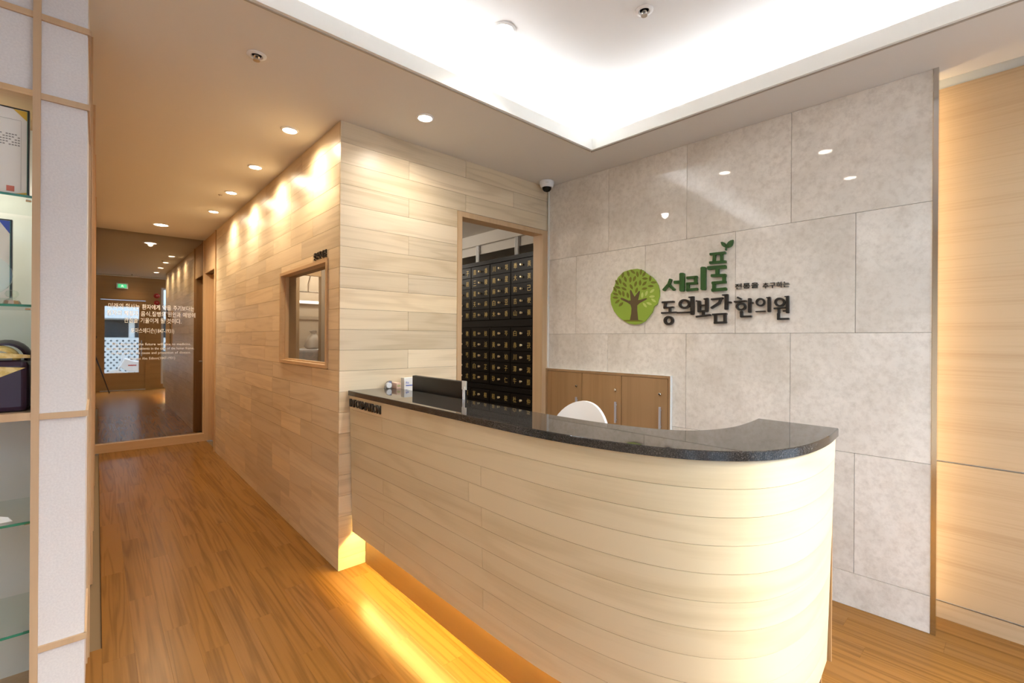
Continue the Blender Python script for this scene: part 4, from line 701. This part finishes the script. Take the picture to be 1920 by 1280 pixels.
# ============================================================ CORRIDOR END MIRROR
wm = thing('wall_mirror', 'grey tinted full height mirror at the corridor end', 'mirror', (.5, YM, 0))
MB().box(-.045, 1.026, YM, YM + .01, .098, HC).build('mirror_glass', 'mirror', wm)
MB().box(-.045, 1.04, YM - .055, YM + .02, 0, .098).build('bottom_rail', 'oak_x', wm)
MB().box(1.026, 1.04, YM - .02, YM + .02, .098, HC).build('side_post', 'oak_z', wm)
MB().box(-.06, 1.15, YM + .02, YM + .06, 0, HC).build('backing', 'taupe', wm)
LINES = [('미래의 의사는 환자에게 약을 주기보다는', .10, .935, 1.705, 1.708), ('환자의 체질과 음식,질병의 원인과 예방에', .085, .947, 1.622, 1.630), ('관심을 기울이게 될 것이다.', .24, .80, 1.540, 1.545), ('토마스에디슨(1847-1931)', .30, .73, 1.418, 1.422)]
ENG = [('The doctor of the future will give no medicine,', .13, .90, 1.256), ('but will interest his patients in the care of the human frame,', .09, .935, 1.203), ('in diet and in the cause and prevention of disease.', .13, .90, 1.150), ('Thomas Alva Edison(1847-1931)', .29, .74, 1.083)]
def cw(c): return .42 if c in ' ,.' else (.55 if c in '()-0123456789' else (1.0 if ord(c) > 0x2000 else (.85 if c in 'mwTE' else (.3 if c in 'il' else .52))))
def text_line(body, a, b, z, h):
    u = (b - a) / sum(cw(c) for c in body); x = a
    for wd in body.split(' '):
        L = sum(cw(c) for c in wd) * u
        link('word', text_mesh(wd, 'vinyl', L * .97, None, .0004, em=h / (.90 if ord(body[0]) > 0x2000 else .80)), wm, (x + L / 2, YM - .0004, z)); x += L + cw(' ') * u
for body, a, b, z, z2 in LINES: text_line(body, a, b, z, .062)
for body, a, b, z in ENG: text_line(body, a, b, z, .034)

# lettering above the dispensary window
wl_ = thing('window_lettering', 'small black raised Korean lettering above the corridor window', 'lettering', (BX, 2.94, 1.86))
for i, ch_ in enumerate('한방조제실'):
    link('letter', text_mesh(ch_, 'letter', .036, .046, .008), wl_, (BX - .0005, 3.036 - i * .0445, 1.861), R(-90))

# ============================================================ CEILING FITTINGS
ring_m = MB().lathe([(.046, 0), (.046, -.004), (.036, -.007), (.034, -.002), (.034, 0)], 28).mesh('trim_ring', 'white', True)
def spot(x, y, z, col, watts, r=.045, angle=95, blend=.8, label='', lens='lens_w', size=1.0, tilt=None, cat='downlight', group=None, bare=False):
    t = thing('downlight', label, cat, (x, y, z), group)
    k = r / .045
    link('trim_ring', MB().lathe([(.050 * k, -.0005), (.050 * k, -.004), (.040 * k, -.008), (.037 * k, -.003), (.037 * k, -.0005)], 28, (x, y, z)).mesh('trim_ring', 'white', True), t)
    link('lens', MB().lathe([(.001, -.0012), (.0365 * k, -.0012), (.034 * k, -.006), (.001, -.007)], 24, (x, y, z)).mesh('lens', lens, True), t)
    ld = bpy.data.lights.new('lamp', 'POINT' if bare else 'SPOT'); ld.energy = watts; ld.color = col
    if bare:  # added fill lamp: dome and point light brighten the room's ceiling too
        ld.shadow_soft_size = .05; link('opal_dome', MB().lathe([(.034, -.008), (.055, -.03), (.055, -.06), (.03, -.085), (.002, -.09)], 20, (x, y, z)).mesh('opal_dome', lens, True), t)
        lo = bpy.data.objects.new('lamp', ld); COL.objects.link(lo); lo.location = (x, y, z - .16); adopt(lo, t); return t
    ld.spot_size = R(angle); ld.spot_blend = blend; ld.shadow_soft_size = .03
    lo = bpy.data.objects.new('lamp', ld); COL.objects.link(lo); lo.location = (x, y, z - .02); adopt(lo, t)
    return t
WARM, NEUT = (1, .84, .60), (1, .93, .82)
for i, lab in enumerate(('nearest corridor downlight beside the oak plank wall', 'second corridor downlight beside the oak plank wall', 'third corridor downlight beside the oak plank wall', 'farthest corridor downlight beside the oak plank wall')):
    spot(.862, 2.975 + .815 * i, HC, WARM, SPOT_W, label=lab, angle=165, blend=1, group='corridor downlights')
spot(.530, 6.47, HC, WARM, SPOT_W * 2.2, r=.075, label='larger round downlight close to the corridor mirror', angle=165, blend=1)
spot(1.381, 2.282, HC, NEUT, SPOT2_W * .6, label='downlight in the lower ceiling in front of the oak wall', lens='lens_n', angle=165, blend=1)
spot(1.454, 1.69, HR, NEUT, SPOT2_W, r=.055, label='downlight in the raised ceiling with a white ring', lens='lens_n', angle=120, blend=1)
spot(1.40, .95, HR, NEUT, SPOT2_W, r=.055, label='raised ceiling downlight nearer the entrance above the counter curve', lens='lens_n', angle=120, blend=1)
spot(.68, -.42, HR, WARM, SPOT_W * .6, r=.055, label='downlight washing the timber wall above the street door', angle=120, blend=1)
spot(.55, .9, HR, NEUT, SPOT2_W * .9, r=.055, label='raised ceiling downlight above the open lobby floor', lens='lens_n', angle=120, blend=1)
spot(1.55, 4.3, 2.46, NEUT, ROOM_FILL_W, label='added unseen opal fill lamp inside the dispensary in front of the medicine cabinet', lens='lens_n', bare=True, cat='ceiling lamp')  # unseen lamp added to lighten the ceiling behind the doorway
spot(2.0, 5.65, 2.46, NEUT, ROOM_FILL_W, label='added unseen opal fill lamp deeper inside the dispensary', lens='lens_n', bare=True, cat='ceiling lamp')  # unseen lamp added to lighten the view through the corridor window
def sprinkler(x, y, z, label):
    t = thing('sprinkler_head', label, 'sprinkler', (x, y, z), 'ceiling sprinklers')
    MB().lathe([(.040, -.0005), (.040, -.003), (.026, -.008), (.022, -.004), (.020, -.0005)], 24, (x, y, z)).build('cover_plate', 'white', t, True)
    MB().lathe([(.012, -.001), (.012, -.010), (.006, -.014), (.006, -.022), (.014, -.023), (.014, -.026), (.002, -.026)], 14, (x, y, z)).build('nozzle', 'chrome', t, True)
sprinkler(.523, 2.288, HC, 'sprinkler head in the lower ceiling near the display shelf')
sprinkler(1.84, 1.16, HR, 'sprinkler head in the raised ceiling')
t = thing('ceiling_sensor', 'tiny round sensor on the corridor ceiling', 'sensor', (.805, 4.749, HC)); MB().lathe([(.016, -.0005), (.014, -.006), (.004, -.008)], 14, (.805, 4.749, HC)).build('cap', 'taupe', t); MB().lathe([(.004, -.008), (.003, -.013)], 8, (.805, 4.749, HC)).build('eye', 'white', t)
cc = thing('dome_camera', 'white dome security camera in the ceiling corner', 'camera', (2.66, 2.55, HC))
MB().lathe([(.052, -.0005), (.058, -.004), (.058, -.018), (.050, -.045), (.044, -.052), (.036, -.052)], 28, (2.655, 2.545, HC)).build('housing', 'white', cc, True)
MB().lathe([(.037, -.051), (.034, -.066), (.024, -.078), (.010, -.084), (.001, -.085)], 24, (2.655, 2.545, HC)).build('dome', 'lacquer', cc, True)
link('mark', text_mesh('AVK', 'greyprint', .022, .008, .0005), cc, (2.655 - .0545 * .72, 2.545 - .0545 * .72, HC - .025), R(-45))

# ============================================================ DISPLAY SHELF AT THE LEFT EDGE
YS = 2.20
sh = thing('display_shelf', 'timber lattice display shelf with white fabric panels', 'shelf', (-.5, 2.4, 0))
XP = (-.160, -.141); XR = -.024
for x0, x1 in (XP, (-1.09, -1.07)): MB().box(x0, x1, YS - .012, YS + .02, 0, HC).build('post', 'lattice', sh)
MB().box(-.141, XR - .004, YS, YS + .012, 0, HC).build('fabric_panel', 'fabric', sh)
MB().box(-1.07, -.160, YS, YS + .012, 2.156, HC).build('fabric_panel', 'fabric', sh)
MB().box(XR - .012, XR - .003, YS + .012, 2.615, 0, HC).build('fabric_panel', 'fabric', sh)
for z in (2.408, 2.144, 1.077, .30):
    MB().box(-.141, XR, YS - .009, YS + .002, z - .010, z + .010).build('rail', 'lattice', sh)
    MB().box(XR - .005, XR + .003, YS - .006, 2.60, z - .010, z + .010).build('rail', 'lattice', sh)
MB().box(XR - .010, XR + .002, 2.575, 2.615, 0, HC).build('corner_post', 'lattice', sh)
MB().box(-1.07, -.160, YS - .008, YS + .004, 2.398, 2.418).build('rail', 'lattice', sh)
MB().box(-1.07, -.160, YS - .010, 2.56, 2.136, 2.156).build('shelf_top', 'oak_x', sh)
MB().box(-1.07, -.160, YS - .010, 2.56, 1.068, 1.093).build('wood_shelf', 'lattice', sh)
MB().box(-1.07, -.160, YS - .008, 2.56, .0, .06).build('plinth', 'lattice', sh)
MB().box(-1.07, -.13, 2.56, 2.575, 0, 2.156).build('back_panel', 'shelfback', sh)
MB().box(-.155, -.145, YS + .02, 2.56, .06, 2.136).build('side_panel', 'shelfback', sh)
for z in (1.812, 1.450, .729, .365):
    gs = MB().box(-1.07, -.162, YS + .016, 2.55, z - .008, z).build('glass_shelf', 'glass_g', sh)
    MB().box(-1.07, -.162, YS + .0145, YS + .016, z - .008, z).build('front_edge', 'glass_e', gs)
    MB().lathe([(.004, -.165), (.004, -.178)], 8, (0, YS + .04, z - .013), 'x').lathe([(.004, -.165), (.004, -.178)], 8, (0, 2.50, z - .013), 'x').build('shelf_pin', 'chrome', gs)
# warm little shelf lamp under the top board
sl_ = thing('shelf_lamp', 'small recessed lamp under the top of the display shelf', 'lamp', (-.45, 2.36, 2.136)); MB().lathe([(.03, 2.1355), (.03, 2.130), (.024, 2.128)], 18, (-.45, 2.36, 0)).build('ring', 'white', sl_)
MB().lathe([(.001, 2.1285), (.024, 2.1285), (.022, 2.126), (.001, 2.126)], 16, (-.45, 2.36, 0)).build('lens', 'lens_n', sl_)
ld = bpy.data.lights.new('lamp', 'SPOT'); ld.energy = 11; ld.color = (1, .93, .82); ld.spot_size = R(150); ld.spot_blend = 1; ld.shadow_soft_size = .02
lo = bpy.data.objects.new('lamp', ld); COL.objects.link(lo); lo.location = (-.45, 2.36, 2.12); adopt(lo, sl_)
# certificates, plaque, gift box
def certificate(x1, wd, z, h, y, label, corner, edge):
    t = thing('certificate', label, 'certificate', (x1 - wd / 2, y, z))
    MB().box(x1 - wd, x1 - .004, y, y + .008, z + .0005, z + h).build('sheet', 'paper', t)
    MB().box(x1 - .004, x1, y - .002, y + .018, z + .0005, z + h + .004).box(x1 - wd, x1 - .004, y - .001, y + .018, z + h, z + h + .004).build('frame', 'black', t)
    MB().box(x1 - .0055, x1 - .0042, y - .002, y, z + .0005, z + h).build('glass_edge', 'glass_e', t)
    e = .045
    MB().prism([(x1 - .005, z + h - .001), (x1 - .005 - e, z + h - .001), (x1 - .005 - (e * .72 if corner == 'yellow' else 0), z + h - .001) if corner == 'yellow' else (x1 - .005 - e * .6, z + h - .001), (x1 - .005, z + h - e * (.75 if corner == 'yellow' else 1))], y - .0012, y - .0002, 'xz').build('corner_mount', corner, t)
    if corner == 'yellow': MB().prism([(x1 - .005, z + .002), (x1 - .005, z + .012), (x1 - .04, z + .002)], y - .0012, y - .0002, 'xz').build('corner_mount', corner, t)
    return t
t = certificate(-.170, .26, 1.812, .283, 2.235, 'cream certificate with yellow corners on the top glass shelf', 'yellow', 'glass_e')
for k in range(5):
    m_ = MB()
    for q in range(26):
        if (q * 7 + k * 3) % 5: m_.box(-.197 - q * .0068, -.192 - q * .0068, 2.2340, 2.2349, 2.008 - k * .0085, 2.0115 - k * .0085)
    m_.build('print_line', 'greyprint', t)
MB().box(-.222, -.204, 2.2340, 2.2349, 1.822, 1.840).build('red_seal', 'redprint', t)
MB().box(-.1895, -.1890, 2.2342, 2.2349, 1.83, 2.06).box(-.40, -.1895, 2.2342, 2.2349, 2.0595, 2.06).build('border_line', 'greyprint', t)
t = certificate(-.214, .24, 1.450, .285, 2.30, 'black framed certificate with a blue corner on the lower glass shelf', 'blue', 'glass_e')
t = thing('crystal_plaque', 'clear rounded crystal award plaque on a dark base', 'plaque', (-.27, 2.26, 1.45))
pl = [(-.27 + .062 * math.cos(a), 1.545 + .066 * math.sin(a)) for a in [2 * math.pi * k / 20 for k in range(20)]]
MB().prism(pl, 2.255, 2.268, 'xz').build('plate', 'glass_g', t); MB().box(-.32, -.215, 2.242, 2.28, 1.4503, 1.470).build('base', 'glass_g', t)
t = thing('crystal_ball', 'small faceted crystal ornament in front of the plaque', 'ornament', (-.212, 2.236, 1.45))
MB().lathe([(.003, 1.470), (.013, 1.475), (.017, 1.484), (.013, 1.493), (.003, 1.497)], 8, (-.208, 2.235, 0)).build('crystal', 'glass_g', t); MB().lathe([(.022, 1.4503), (.018, 1.462), (.006, 1.470)], 10, (-.208, 2.235, 0)).build('foot', 'chrome', t)
t = thing('gift_box', 'purple satin gift box tied with a gold brocade knot', 'gift box', (-.30, 2.33, 1.093))
MB().box(-.46, -.168, 2.225, 2.45, 1.0935, 1.265).build('wrapped_box', 'purple', t, bevel=.018)
MB().prism([(-.46, 1.262), (-.175, 1.240), (-.46, 1.095)], 2.2215, 2.2245, 'xz').build('cloth_fold', 'goldcloth', t)
def loop_band(name, m, path, wid, thick):
    """a folded cloth band: a flat strip of the given width swept along a path in the x-z plane"""
    mb = MB(); vs = []; fs = []; n = len(path)
    for i, (x, z, y) in enumerate(path):
        x2, z2, _ = path[min(i + 1, n - 1)]; x1, z1, _ = path[max(i - 1, 0)]
        tl = math.hypot(x2 - x1, z2 - z1) or 1; nx, nz = -(z2 - z1) / tl, (x2 - x1) / tl
        k = wid * (.55 + .45 * math.sin(math.pi * i / (n - 1)))
        for j in range(5):
            u = j / 4 * 2 - 1; cup = thick * 1.4 * (1 - u * u)
            vs.append((x + nx * cup, y + u * k, z + nz * cup))
        for j in range(4, -1, -1):
            u = j / 4 * 2 - 1; cup = thick * 1.4 * (1 - u * u) - thick
            vs.append((x + nx * cup, y + u * k, z + nz * cup))
    for i in range(n - 1):
        for j in range(10): q = (j + 1) % 10; fs.append((i * 10 + j, i * 10 + q, i * 10 + 10 + q, i * 10 + 10 + j))
    fs += [tuple(range(10))[::-1], tuple((n - 1) * 10 + j for j in range(10))]
    return mb.add(vs, fs).build(name, m, t, True)
arc = lambda cx, cz, rx, rz_, a0, a1, y, n=14: [(cx + rx * math.cos(R(a0 + (a1 - a0) * i / (n - 1))), cz + rz_ * math.sin(R(a0 + (a1 - a0) * i / (n - 1))), y) for i in range(n)]
loop_band('bow', 'purple', arc(-.225, 1.270, .050, .052, 185, -10, 2.315), .045, .008)
loop_band('bow', 'purple', arc(-.330, 1.270, .055, .050, 190, -5, 2.315), .045, .008)
loop_band('knot', 'goldcloth', arc(-.240, 1.268, .040, .036, 190, -15, 2.275), .040, .007)
loop_band('knot', 'goldcloth', arc(-.318, 1.268, .045, .038, 195, -10, 2.275), .040, .007)
loop_band('knot', 'goldcloth', arc(-.278, 1.268, .022, .030, 185, -5, 2.255), .030, .006)
MB().prism([(-.30, 1.275), (-.24, 1.272), (-.165, 1.272), (-.165, 1.282), (-.23, 1.290)], 2.230, 2.236, 'xz').build('ribbon_end', 'goldcloth', t)
t = thing('acrylic_stand', 'small clear acrylic stand on the low glass shelf', 'stand', (-.24, 2.26, .729))
MB().prism([(-.27, .7295), (-.205, .7295), (-.215, .745), (-.27, .765)], 2.25, 2.253, 'xz').build('plate', 'paper', t)

# ============================================================ DISPENSARY CONTENTS SEEN THROUGH THE WINDOW
t = thing('inner_post', 'oak post and lintel frame inside the dispensary', 'post', (1.5, 4.9, 0))
MB().box(1.50, 1.56, 5.02, 5.10, 0, 2.46).build('post', 'oak_z', t); MB().box(1.56, 1.78, 5.03, 5.09, 2.0, 2.10).build('lintel', 'oak_x', t); MB().box(1.78, 1.92, 5.02, 5.10, 0, 2.459).build('post', 'taupe', t)
t = thing('partition', 'taupe partition inside the dispensary beside the oak post', 'partition', (1.3, 5.05, 0)); MB().box(1.145, 1.499, 5.04, 5.08, 0, 2.459).build('panel', 'taupe', t)
t = thing('work_table', 'table under a patterned cloth in the dispensary', 'table', (2.0, 5.6, 0))
MB().box(1.58, 2.4, 5.25, 5.98, 1.02, 1.05).build('table_top', 'oak_x', t)
for x in (1.61, 2.33):
    for y in (5.28, 5.92): MB().box(x, x + .04, y, y + .04, 0, 1.02).build('leg', 'oak_z', t)
t = thing('folded_cloth', 'patterned cloth bundle on the dispensary table', 'cloth', (1.95, 5.6, 1.05)); MB().box(1.62, 2.3, 5.29, 5.92, 1.0503, 1.215).build('bundle', 'cloth', t, bevel=.03)
t = thing('plastic_bag', 'white plastic bag standing on the cloth bundle', 'bag', (1.87, 5.6, 1.215))
MB().lathe([(.05, 1.2155), (.075, 1.23), (.08, 1.29), (.055, 1.36), (.02, 1.39), (.035, 1.42), (.02, 1.425)], 12, (1.86, 5.55, 0)).build('bag_body', 'bag', t, True)
rb = random.Random(3)
for v in bpy.data.objects['bag_body'].data.vertices:
    k = 1 if v.co.z > 1.222 else .2
    v.co += Vector((rb.uniform(-.018, .018) * k + (v.co.z - 1.22) * .12, rb.uniform(-.012, .012) * k, rb.uniform(-.010, .010) * (k == 1)))
t = thing('tube_lamp', 'white tube lamp on the dispensary back wall', 'lamp', (1.85, 6.17, 1.80)); MB().box(1.6, 3.0, 6.16, 6.198, 1.78, 1.82).build('housing', 'white', t); MB().tube([(1.62, 6.145, 1.80), (2.98, 6.145, 1.80)], .013).build('tube', 'tube', t)
t = thing('wall_rail', 'dark rail across the dispensary back wall', 'rail', (1.9, 6.19, 1.6)); MB().box(1.6, 3.0, 6.18, 6.198, 1.58, 1.62).build('bar', 'taupe', t)
t = thing('hanging_pipe', 'white pipe hanging from the dispensary ceiling', 'pipe', (1.76, 5.4, 2.46)); MB().tube([(1.76, 5.4, 2.459), (1.76, 5.4, 2.12), (1.79, 5.38, 2.05), (1.77, 5.4, 1.95), (1.77, 5.4, 1.86)], .008).build('pipe_run', 'white', t); MB().tube([(1.66, 5.4, 1.86), (1.95, 5.4, 1.86)], .007).build('cross_bar', 'white', t)
for k, (py, lab) in enumerate(((3.30, 'white conduit above the cabinet near the doorway'), (3.92, 'white conduit above the cabinet deeper in the room'))):
    t = thing('wall_conduit', lab, 'conduit', (3.40, py, 2.2), 'white conduits above the medicine cabinet')
    MB().tube([(3.040, py, 2.141), (3.040, py, 2.339)], .012).build('pipe', 'white', t); MB().tube([(3.040, py + .03, 2.141), (3.040, py + .03, 2.339)], .010).build('pipe', 'white', t)

# ============================================================ ENTRANCE SIDE (seen in the mirror)
t = thing('exit_sign', 'green running man exit sign above the street door', 'exit sign', (.48, YE, 2.55))
MB().box(.36, .58, YE + .0005, YE + .04, 2.535, 2.665).build('housing', 'white', t); MB().box(.385, .555, YE + .04, YE + .042, 2.555, 2.645).build('face', 'exit', t)
MB().tube([(.47, YE + .043, 2.63), (.465, YE + .043, 2.605), (.45, YE + .043, 2.57)], .006).tube([(.467, YE + .043, 2.607), (.485, YE + .043, 2.585), (.495, YE + .043, 2.567)], .006).tube([(.448, YE + .043, 2.61), (.47, YE + .043, 2.618), (.492, YE + .043, 2.607)], .005).build('running_man', 'exitw', t)
t = thing('fire_alarm_lamp', 'round red fire alarm lamp right of the street door', 'alarm', (1.155, YE, 2.40)); MB().lathe([(.065, YE + .0005), (.065, YE + .01), (.05, YE + .04), (.02, YE + .055)], 20, (1.155, 0, 2.40), 'y').build('lamp_cap', 'red', t, True); MB().lathe([(.012, YE + .054), (.01, YE + .062)], 10, (1.155, 0, 2.40), 'y').build('bulb', 'white', t)
t = thing('fire_alarm_bell', 'dark red fire alarm bell under the alarm lamp', 'alarm', (1.155, YE, 2.22)); MB().lathe([(.06, YE + .0005), (.06, YE + .02), (.03, YE + .035)], 20, (1.155, 0, 2.22), 'y').build('gong', 'red', t, True); MB().lathe([(.01, YE + .03), (.01, YE + .05)], 10, (1.155, 0, 2.22), 'y').build('hub', 'chrome', t)
# photographer's tripod and camera, reflected in the mirror
bk = -fw * .14
tp = thing('camera_tripod', 'black tripod carrying a camera opposite the corridor mirror', 'tripod', (bk.x, bk.y, 0))
for k in range(3):
    a = math.atan2(-fw.y, -fw.x) + 2 * math.pi * k / 3
    lg = MB().tube([(bk.x, bk.y, 1.14), (bk.x + .16 * math.cos(a), bk.y + .16 * math.sin(a), .60), (bk.x + .33 * math.cos(a), bk.y + .33 * math.sin(a), .012)], [.015, .013, .010]).build('leg', 'black', tp)
    MB().lathe([(.014, 0), (.014, .02)], 8, (bk.x + .33 * math.cos(a), bk.y + .33 * math.sin(a), 0)).build('foot', 'rubber', lg)
MB().tube([(bk.x, bk.y, .85), (bk.x, bk.y, 1.25)], .014).build('column', 'black', tp); MB().lathe([(.028, 1.23), (.032, 1.25), (.032, 1.272)], 14, (bk.x, bk.y, 0)).build('head', 'black', tp)
cb2 = thing('photo_camera', 'black camera body mounted on the tripod', 'camera', (bk.x, bk.y, 1.272), rz=-TH)
TC = Matrix.Translation((bk.x, bk.y, 0)) @ Matrix.Rotation(-TH, 4, 'Z')
MB(TC).box(-.072, .072, -.035, .035, 1.2725, 1.378).build('body', 'black', cb2, bevel=.006); MB(TC).prism([(-.03, 1.378), (.03, 1.378), (.02, 1.402), (-.02, 1.402)], -.03, .03, 'xz').build('finder', 'black', cb2); MB(TC).lathe([(.036, .035), (.036, .10), (.039, .105)], 20, (0, 0, 1.325), 'y').build('lens', 'black', cb2)
# street
struct(box('floor_street', 'street', -6, 8, -9.0, -.86, -.12, -.03), 'grey street outside the entrance')
t = thing('opposite_building', 'white shop building across the street with a breeze block wall', 'building', (1, -4.6, -.03))
MB().box(-5, 7, -5.2, -4.6, -.03, 3.6).build('facade', 'awning', t)
for k in range(6): MB().box(-3.9 + k * 1.6, -2.45 + k * 1.6, -4.62, -4.585, 1.32, 1.86).build('shop_window', 'shop', t)
MB().box(-5, 7, -4.595, -4.25, 1.90, 2.45).build('awning', 'awning', t)
bw = MB().box(-5, 7, -4.50, -4.38, -.03, 1.29).build('breeze_wall', 'breeze', t)
hb = MB()
for i in range(100):
    for j in range(14):
        x, z = -2.4 + i * .07, .12 + j * .084
        if (i + j) % 2 == 0: hb.box(x - .030, x + .030, -4.379, -4.376, z - .010, z + .010); hb.box(x - .010, x + .010, -4.3785, -4.3755, z - .030, z + .030)
o = hb.build('block_openings', 'hole', bw); o['kind'] = 'stuff'
t = thing('parked_motorcycle', 'white and red motorcycle parked outside the street door', 'motorcycle', (.75, -2.6, -.03))
for x in (.38, 1.42):
    MB().lathe([(.17, -.035), (.225, -.03), (.225, .03), (.17, .035)], 24, (x, -2.6, .195), 'y').build('wheel', 'white', t, True); 
    MB().lathe([(.02, -.04), (.05, -.04), (.05, .04), (.02, .04)], 12, (x, -2.6, .195), 'y').build('hub', 'rubber', t)
MB().tube([(.38, -2.6, .195), (.50, -2.6, .55), (.56, -2.6, .82)], .025).tube([(.56, -2.85, .84), (.56, -2.35, .84)], .014).build('fork', 'white', t)
MB().prism([(.48, .50), (.66, .36), (1.0, .34), (1.30, .45), (1.55, .62), (1.5, .70), (1.0, .62), (.78, .66), (.58, .74)], -2.70, -2.50, 'xz').build('fairing', 'white', t, bevel=.02)
MB().box(.95, 1.5, -2.69, -2.51, .66, .74).build('saddle', 'black', t, bevel=.02); MB().box(.66, .84, -2.703, -2.497, .52, .55).build('stripe', 'red', t)
